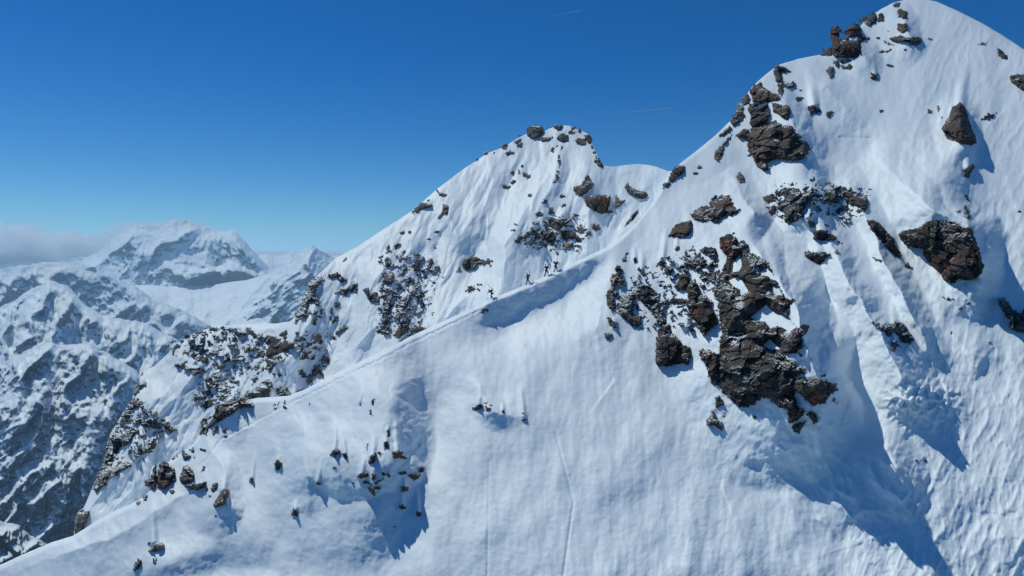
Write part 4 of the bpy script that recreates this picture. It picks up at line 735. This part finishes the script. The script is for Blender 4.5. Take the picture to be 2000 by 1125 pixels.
# --- labels for the many small ones: told apart by shape and by the named rock they lie next to
def merge_smallest(keep=300):
    # past 300 of a kind in view, the smallest ones become one object
    L = sorted(ROCKS, key=lambda r: -(r['w']*r['h'])*(1 if not r['label'] else 1e6)); rest = L[keep:]
    V = []; Fq = []; base = 0
    for r in rest:
        me = r['o'].data; n = len(me.vertices); a = np.empty(n*3, np.float32); me.vertices.foreach_get('co', a)
        f = np.empty(len(me.loops), np.int32); me.loops.foreach_get('vertex_index', f)
        V.append(a.reshape(-1, 3)); Fq.append(f.reshape(-1, 4)+base); base += n
        bpy.data.objects.remove(r['o']); ROCKS.remove(r)
    tag(mesh_from('rock_fragments', np.concatenate(V), np.concatenate(Fq), R_grey, False), 'smallest bare rock fragments sprinkled over both snowy mountains', 'rocks', None, 'stuff')
def auto_labels():
    named = [r for r in ROCKS if r['label'] and r['o'].name.split('.')[0]]
    used = {}
    for r in ROCKS:
        if r['label']: continue
        best = sorted(named, key=lambda q: math.hypot(q['x']-r['x'], q['y']-r['y']))[0]
        dx, dy = r['x']-best['x'], r['y']-best['y']
        di = ('right of' if dx > 0 else 'left of') if abs(dx) > abs(dy) else ('below' if dy > 0 else 'above')
        used.setdefault((best['label'], di), []).append((math.hypot(dx, dy), r))
    ordn = ['nearest', 'second', 'third', 'fourth', 'fifth', 'sixth', 'seventh', 'eighth', 'ninth', 'tenth', 'eleventh', 'twelfth']
    for (lb, di), L in used.items():
        L.sort(key=lambda q: q[0])
        cut = lb.split()[:9]
        while cut[-1].strip(',') in ('on', 'with', 'at', 'above', 'below', 'beside', 'under', 'of', 'in', 'and', 'the', 'a', 'between', 'just', 'near', 'to', 'its', 'from', 'by', 'left', 'right', 'very', 'top', 'foot', 'cut', 'lower', 'upper', 'middle', 'tall', 'lone', 'among', 'where', 'few', 'big', 'rust', 'small', 'two', 'against', 'side', 'close', 'through', 'around', 'out', 'row', 'broken', 'long', 'smooth', 'great', 'clinging', 'alone,'): cut.pop()
        short = ' '.join(cut)
        for k, (d, r) in enumerate(L):
            a = max(r['w'], r['h'])/max(1, min(r['w'], r['h'])); size = math.sqrt(r['w']*r['h'])
            sz = 'tiny' if size < 7 else ('small' if size < 16 else 'dark')
            sh = ('flat' if r['w'] > r['h'] else 'upright') if a > 1.7 else ('ragged' if r['rag'] > 1.5 else 'stubby')
            tail = '' if len(L) == 1 else ordn[k]+' '
            r['auto'] = ('%s%s %s rock %s the %s' % (tail, sz, sh, di, short)).strip()
    for r in ROCKS:
        lab = r['label'] or r['auto']
        nm = r['o'].name.split('.')[0]
        cat = {'cliff': 'cliff', 'rock_tower': 'rock tower', 'boulder': 'boulder'}.get(nm, 'rock')
        g = 'rocks poking through the snow of the right mountain' if r['T'] is TA else 'rocks poking through the snow of the middle peak'
        tag(r['o'], ' '.join(lab.split()[:16]), cat, g)
merge_smallest(300)
auto_labels()
print('rocks', len(ROCKS), 'quads', sum(len(r['o'].data.polygons) for r in ROCKS))
# ------------------------------------------------------------------ the four ski tourers on the ridge
M_skin = flat_mat('skin', (.45, .28, .2)); M_black = flat_mat('black_shell_fabric', (.018, .02, .026)); M_navy = flat_mat('navy_trousers_fabric', (.014, .028, .055))
M_brown = flat_mat('brown_grey_jacket_fabric', (.065, .055, .052)); M_pack = flat_mat('dark_pack_fabric', (.03, .032, .04)); M_ski = flat_mat('ski_topsheet', (.06, .05, .05), .4)
M_skir = flat_mat('reddish_ski_topsheet', (.22, .12, .11), .4); M_metal = flat_mat('pole_aluminium', (.10, .10, .11), .35); M_helm = flat_mat('helmet_shell', (.03, .035, .045), .35)
def skin_obj(name, J, E, m, parent, sub=1):
    me = bpy.data.meshes.new(name); keys = list(J); ix = {k: i for i, k in enumerate(keys)}
    me.from_pydata([J[k][0] for k in keys], [(ix[a], ix[b]) for a, b in E], [])
    o = bpy.data.objects.new(name, me); C.objects.link(o); o.parent = parent; me.materials.append(m)
    md = o.modifiers.new('Skin', 'SKIN'); md.use_smooth_shade = True
    for i, k in enumerate(keys):
        r = J[k][1]; me.skin_vertices[0].data[i].radius = (r, r) if not isinstance(r, tuple) else r
    for d in me.skin_vertices[0].data: d.use_root = False
    me.skin_vertices[0].data[0].use_root = True
    s = o.modifiers.new('Subsurf', 'SUBSURF'); s.levels = sub; s.render_levels = sub
    return o
def tube(name, pts, r, m, parent=None, n=7):
    V = []; pts = [Vector(p) for p in pts]
    for i, p in enumerate(pts):
        d = (pts[min(i+1, len(pts)-1)]-pts[max(i-1, 0)]).normalized(); u = d.orthogonal().normalized(); v = d.cross(u)
        rr = r[i] if isinstance(r, (list, tuple)) else r
        for k in range(n): a = 6.28318*k/n; V.append(tuple(p+u*math.cos(a)*rr+v*math.sin(a)*rr))
    me = bpy.data.meshes.new(name); fs = [(i*n+k, i*n+(k+1) % n, (i+1)*n+(k+1) % n, (i+1)*n+k) for i in range(len(pts)-1) for k in range(n)]
    fs += [tuple(range(n))[::-1], tuple(range((len(pts)-1)*n, len(pts)*n))]
    me.from_pydata(V, [], fs); me.materials.append(m); o = bpy.data.objects.new(name, me); C.objects.link(o); o.parent = parent
    return o
def ski_mesh(name, a, b, lat, w, m, parent):
    a, b = Vector(a), Vector(b); d = (b-a).normalized(); L = (b-a).length; lat = Vector(lat).normalized(); nrm = d.cross(lat).normalized()
    V = []; st = 14
    for i in range(st+1):
        t = i/st; ww = w*(.85+.35*abs(2*t-1)**2)*(1-.75*max(0, (t-.93)/.07)**2)*(1-.4*max(0, (.04-t)/.04)); up = .09*max(0, (t-.86)/.14)**2+.03*max(0, (.06-t)/.06)
        c = a+d*(L*t)+nrm*(up+.012*math.sin(math.pi*t))
        for sx, sn in ((-1, -1), (1, -1), (1, 1), (-1, 1)): V.append(tuple(c+lat*ww*sx+nrm*sn*.008))
    fs = [(i*4+k, i*4+(k+1) % 4, (i+1)*4+(k+1) % 4, (i+1)*4+k) for i in range(st) for k in range(4)]+[(3, 2, 1, 0), (st*4, st*4+1, st*4+2, st*4+3)]
    me = bpy.data.meshes.new(name); me.from_pydata(V, [], fs); me.materials.append(m)
    o = bpy.data.objects.new(name, me); C.objects.link(o); o.parent = parent
    mid = a+d*L*.47
    bd = tube('binding', [mid-d*.13+nrm*.02, mid-d*.06+nrm*.05, mid+d*.06+nrm*.05, mid+d*.13+nrm*.02], [.02, .035, .035, .02], M_metal, o)
    return o
def hand(J, E, key, wrist, dirv, side, gripping=True):
    # palm, four unequal fingers and a thumb leaving the side of the palm, curled round the pole grip
    w = Vector(wrist); d = Vector(dirv).normalized(); lat = Vector((0, 1, 0)); dn = d.cross(lat).normalized()*-1
    if dn.z > 0: dn = -dn
    p = w+d*.06; J[key+'palm'] = (tuple(p), .024); E.append((key, key+'palm'))
    for i, L in enumerate((.07, .08, .075, .058)):
        b = p+lat*((i-1.5)*.019)+d*.025; m1 = b+d*L*.4; m2 = m1+d*L*.1+dn*L*.42; m3 = m2-d*L*.3+dn*.01
        for q, (v, r) in enumerate(((b, .0095), (m1, .009), (m2, .0085), (m3, .008))):
            J['%sf%d%d' % (key, i, q)] = (tuple(v), r); E.append((key+'palm' if q == 0 else '%sf%d%d' % (key, i, q-1), '%sf%d%d' % (key, i, q)))
    t0 = w+d*.025+lat*side*-.03; t1 = t0+d*.03+dn*.025; t2 = t1+d*.02+dn*.02+lat*side*.015
    for q, (v, r) in enumerate(((t0, .011), (t1, .010), (t2, .009))):
        J['%st%d' % (key, q)] = (tuple(v), r); E.append((key+'palm' if q == 0 else '%st%d' % (key, q-1), '%st%d' % (key, q)))
def skier(px, face, pose, jm, tm, labels, skim, scale=1.22):
    a = TA.D(np.array([px-14.]), TA.yc(np.array([px-14.]))); b = TA.D(np.array([px+14.]), TA.yc(np.array([px+14.])))
    pa = P3(px-14., float(TA.yc(px-14.)), float(a[0])); pb = P3(px+14., float(TA.yc(px+14.)), float(b[0])); p0 = P3(px+0., float(TA.yc(px+0.)), float(TA.D(np.array([px+0.]), TA.yc(np.array([px+0.])))[0]))
    tg = Vector(tuple(pb-pa)); tgh = Vector((tg.x, tg.y, 0)); rise = tg.z/tgh.length*face; rz = math.atan2(tg.y, tg.x)+(math.pi if face < 0 else 0)
    base = Vector(tuple(p0))+Vector((0, .45, -.02)); Rm = __import__('mathutils').Matrix.Rotation(rz, 4, 'Z')
    def empty(name, label, cat, grp):
        e = bpy.data.objects.new(name, None); C.objects.link(e); e.location = base; e.rotation_euler = (0, 0, rz); e.scale = (scale,)*3
        e.empty_display_size = .2; tag(e, label, cat, grp); return e
    q = pose; G = lambda x: x*rise
    hp = q['hip']; ch = q['chest']; hd = q['head']
    J = {}; E = []
    J['pelvis'] = (hp+(0,), 0); J['pelvis'] = ((hp[0], 0, hp[1]), .135)
    J['waist'] = ((hp[0]*.6+ch[0]*.4, 0, hp[1]*.6+ch[1]*.4), .125); J['chestv'] = ((ch[0], 0, ch[1]), .155)
    nk = (ch[0]*.5+hd[0]*.5, ch[1]*.42+hd[1]*.58); J['neck'] = ((nk[0], 0, nk[1]), .06)
    J['headlow'] = ((hd[0]+.015, 0, hd[1]-.06), .075); J['headv'] = ((hd[0], 0, hd[1]+.03), .098); J['crown'] = ((hd[0]-.01, 0, hd[1]+.09), .07)
    E += [('pelvis', 'waist'), ('waist', 'chestv'), ('chestv', 'neck'), ('neck', 'headlow'), ('headlow', 'headv'), ('headv', 'crown')]
    hv = J['headv'][0]; J['nose'] = ((hv[0]+.105, 0, hv[2]-.035), .014); E.append(('headv', 'nose'))
    for s, sd_ in (('L', 1), ('R', -1)):
        kx, kz = q['knee'+s]; fx = q['foot'+s][0]; fz = G(fx)+q['foot'+s][1]
        J['hip'+s] = ((hp[0], .10*sd_, hp[1]-.06), .105); J['knee'+s] = ((kx, .12*sd_, kz), .068); J['ankle'+s] = ((fx-.03, .12*sd_, fz+.10), .045); J['toe'+s] = ((fx+.17, .13*sd_, fz+.045+.1*rise), .038)
        E += [('pelvis', 'hip'+s), ('hip'+s, 'knee'+s), ('knee'+s, 'ankle'+s), ('ankle'+s, 'toe'+s)]
        ex, ez = q['elb'+s]; hx, hz = q['hand'+s]
        J['sh'+s] = ((ch[0]+.02, .19*sd_, ch[1]+.07), .068); J['elb'+s] = ((ex, .27*sd_, ez), .048); J['wr'+s] = ((hx, .25*sd_, hz), .032)
        E += [('chestv', 'sh'+s), ('sh'+s, 'elb'+s), ('elb'+s, 'wr'+s)]
        hand(J, E, 'wr'+s, (hx, .25*sd_, hz), (hx-ex, 0, hz-ez), sd_)
    root = skin_obj('person', J, E, M_skin, None, 1)
    root.location = base; root.rotation_euler = (0, 0, rz); root.scale = (scale,)*3
    tag(root, labels[0], 'person', 'ski tourers walking along the ridge')
    sub = lambda ks, gr: {k: (J[k][0], J[k][1]+gr) for k in ks}
    jk = ['waist', 'chestv', 'neck', 'shL', 'elbL', 'wrL', 'shR', 'elbR', 'wrR']
    Jj = sub(jk, .022); Jj['hem'] = ((hp[0], 0, hp[1]-.05), .165)
    skin_obj('jacket', Jj, [('waist', 'hem'), ('waist', 'chestv'), ('chestv', 'neck'), ('chestv', 'shL'), ('shL', 'elbL'), ('elbL', 'wrL'), ('chestv', 'shR'), ('shR', 'elbR'), ('elbR', 'wrR')], jm, root)
    skin_obj('trousers', sub(['pelvis', 'hipL', 'kneeL', 'ankleL', 'hipR', 'kneeR', 'ankleR'], .026), [('pelvis', 'hipL'), ('hipL', 'kneeL'), ('kneeL', 'ankleL'), ('pelvis', 'hipR'), ('hipR', 'kneeR'), ('kneeR', 'ankleR')], tm, root)
    for s in 'LR': skin_obj('boot', {'a': (tuple(Vector(J['ankle'+s][0])+Vector((-.01, 0, .14))), .062), 'b': (J['ankle'+s][0], .062), 'c': (J['toe'+s][0], .05)}, [('a', 'b'), ('b', 'c')], M_black, root)
    skin_obj('helmet', {'a': ((hd[0]-.02, 0, hd[1]+.03), .115), 'b': ((hd[0]-.02, 0, hd[1]+.10), .095)}, [('a', 'b')], M_helm, root)
    skin_obj('goggles', {'a': ((hv[0]+.085, .06, hv[2]), .03), 'm': ((hv[0]+.10, 0, hv[2]), .032), 'b': ((hv[0]+.085, -.06, hv[2]), .03)}, [('m', 'a'), ('m', 'b')], M_black, root)
    # backpack, skis, poles: carried, so things of their own
    c = Vector((ch[0], 0, ch[1])); h = Vector((hp[0], 0, hp[1])); up = (c-h).normalized(); bk = Vector((-up.z, 0, up.x))
    bp_ = empty('backpack', labels[1], 'backpack', 'backpacks of the ski tourers')
    o = skin_obj('bag', {'a': (tuple(h+up*.12+bk*.21), (.12, .14)), 'b': (tuple(h+up*.32+bk*.235), (.14, .15)), 'c': (tuple(h+up*.52+bk*.21), (.11, .13))}, [('b', 'a'), ('b', 'c')], M_pack, bp_)
    for sd_ in (1, -1): tube('strap', [c+up*.05+bk*.16+Vector((0, .1*sd_, 0)), c+up*.16+Vector((0, .12*sd_, 0)), c-bk*.17+Vector((0, .12*sd_, -.02)), h+up*.15-bk*.1+Vector((0, .16*sd_, 0)), h+up*.1+bk*.12+Vector((0, .15*sd_, 0))], .018, M_black, bp_)
    if q['skis']:
        sk = empty('ski_pair', labels[2], 'skis', 'skis carried on the backs')
        for sd_ in (1, -1):
            a0 = h+bk*q['skb'][0]+up*q['skb'][1]+Vector((0, .19*sd_, 0)); dd = (up*math.cos(q['ska'])+bk*math.sin(q['ska']))*1.72
            ski_mesh('ski', a0, a0+dd+Vector((0, -.17*sd_, 0)), (0, 1, 0), .05, skim, sk)
    for s, sd_ in (('L', 1), ('R', -1)):
        hx, hz = q['hand'+s]; d = (Vector(J['wr'+s][0])-Vector(J['elb'+s][0])).normalized(); gp = Vector(J['wr'+s][0])+d*.085+Vector((0, 0, -.02))
        tx = q['tip'+s]; tip = Vector((tx[0], gp.y+.05*sd_, (G(tx[0]) if tx[1] is None else tx[1])))
        pl = empty('ski_pole', labels[3] % ('far' if (sd_*face) > 0 else 'near'), 'ski pole', 'ski poles held by the tourers'); dr = (gp-tip).normalized()
        tube('shaft', [tip, gp-dr*.06], [.008, .011], M_metal, pl); tube('grip', [gp-dr*.07, gp+dr*.06], [.017, .02], M_black, pl); tube('basket', [tip+dr*.06, tip+dr*.075], [.045, .03], M_black, pl, 10)
climb = dict(hip=(0, .93), chest=(.17, 1.33), head=(.28, 1.60), kneeL=(.30, .72), footL=(.30, .10), kneeR=(-.08, .50), footR=(-.30, 0), elbL=(.38, 1.22), handL=(.58, 1.38), elbR=(.30, 1.12), handR=(.55, 1.22),
             skis=True, skb=(.36, -.15), ska=-.02, tipL=(.78, None), tipR=(.70, None))
climb2 = dict(climb, head=(.32, 1.58), chest=(.22, 1.33), kneeL=(.33, .76), footL=(.26, .16), footR=(-.32, 0), elbL=(.45, 1.28), handL=(.68, 1.46), skis=False, tipL=(.86, None), tipR=(.62, None))
walk = dict(hip=(0, .93), chest=(.04, 1.36), head=(.12, 1.64), kneeL=(.16, .52), footL=(.20, 0), kneeR=(-.10, .50), footR=(-.32, .03), elbL=(.10, 1.10), handL=(.34, 1.12), elbR=(.06, 1.10), handR=(.30, 1.08),
            skis=True, skb=(.36, -.10), ska=-.06, tipL=(.40, None), tipR=(.36, None))
bend = dict(hip=(-.12, .80), chest=(.24, 1.10), head=(.46, 1.24), kneeL=(.16, .50), footL=(.08, 0), kneeR=(.08, .46), footR=(-.14, .02), elbL=(.42, .92), handL=(.58, .92), elbR=(.38, .90), handR=(.52, .86),
            skis=True, skb=(.36, -.35), ska=.10, tipL=(.60, None), tipR=(.55, None))
skier(1031, -1, walk, M_brown, M_navy, ('person in brown jacket facing left, alone between the upper pair and the lowest climber',
      'dark backpack of the upright person facing left on the ridge', 'skis standing tallest, strapped on the back of the upright person facing left', '%s ski pole of the upright person facing left'), M_ski)
skier(1067, 1, climb, M_black, M_navy, ('person in black climbing right with skis on the back, following the highest climber',
      'dark backpack of the climber just behind the highest climber', 'skis on the back of the climber just behind the highest one', '%s ski pole of the climber just behind the highest one'), M_ski)
skier(1085, 1, climb2, M_black, M_black, ('person in dark clothes highest on the ridge, stepping up without skis on the back',
      'flat dark backpack of the highest climber on the ridge', '', '%s ski pole of the highest climber on the ridge'), M_ski)
skier(960, -1, bend, M_brown, M_navy, ('person bent forward in navy trousers, lowest of the four on the ridge',
      'backpack of the bent over person lowest on the ridge', 'reddish skis leaning out behind the bent over person lowest on the ridge', '%s ski pole of the bent over person lowest on the ridge'), M_skir)
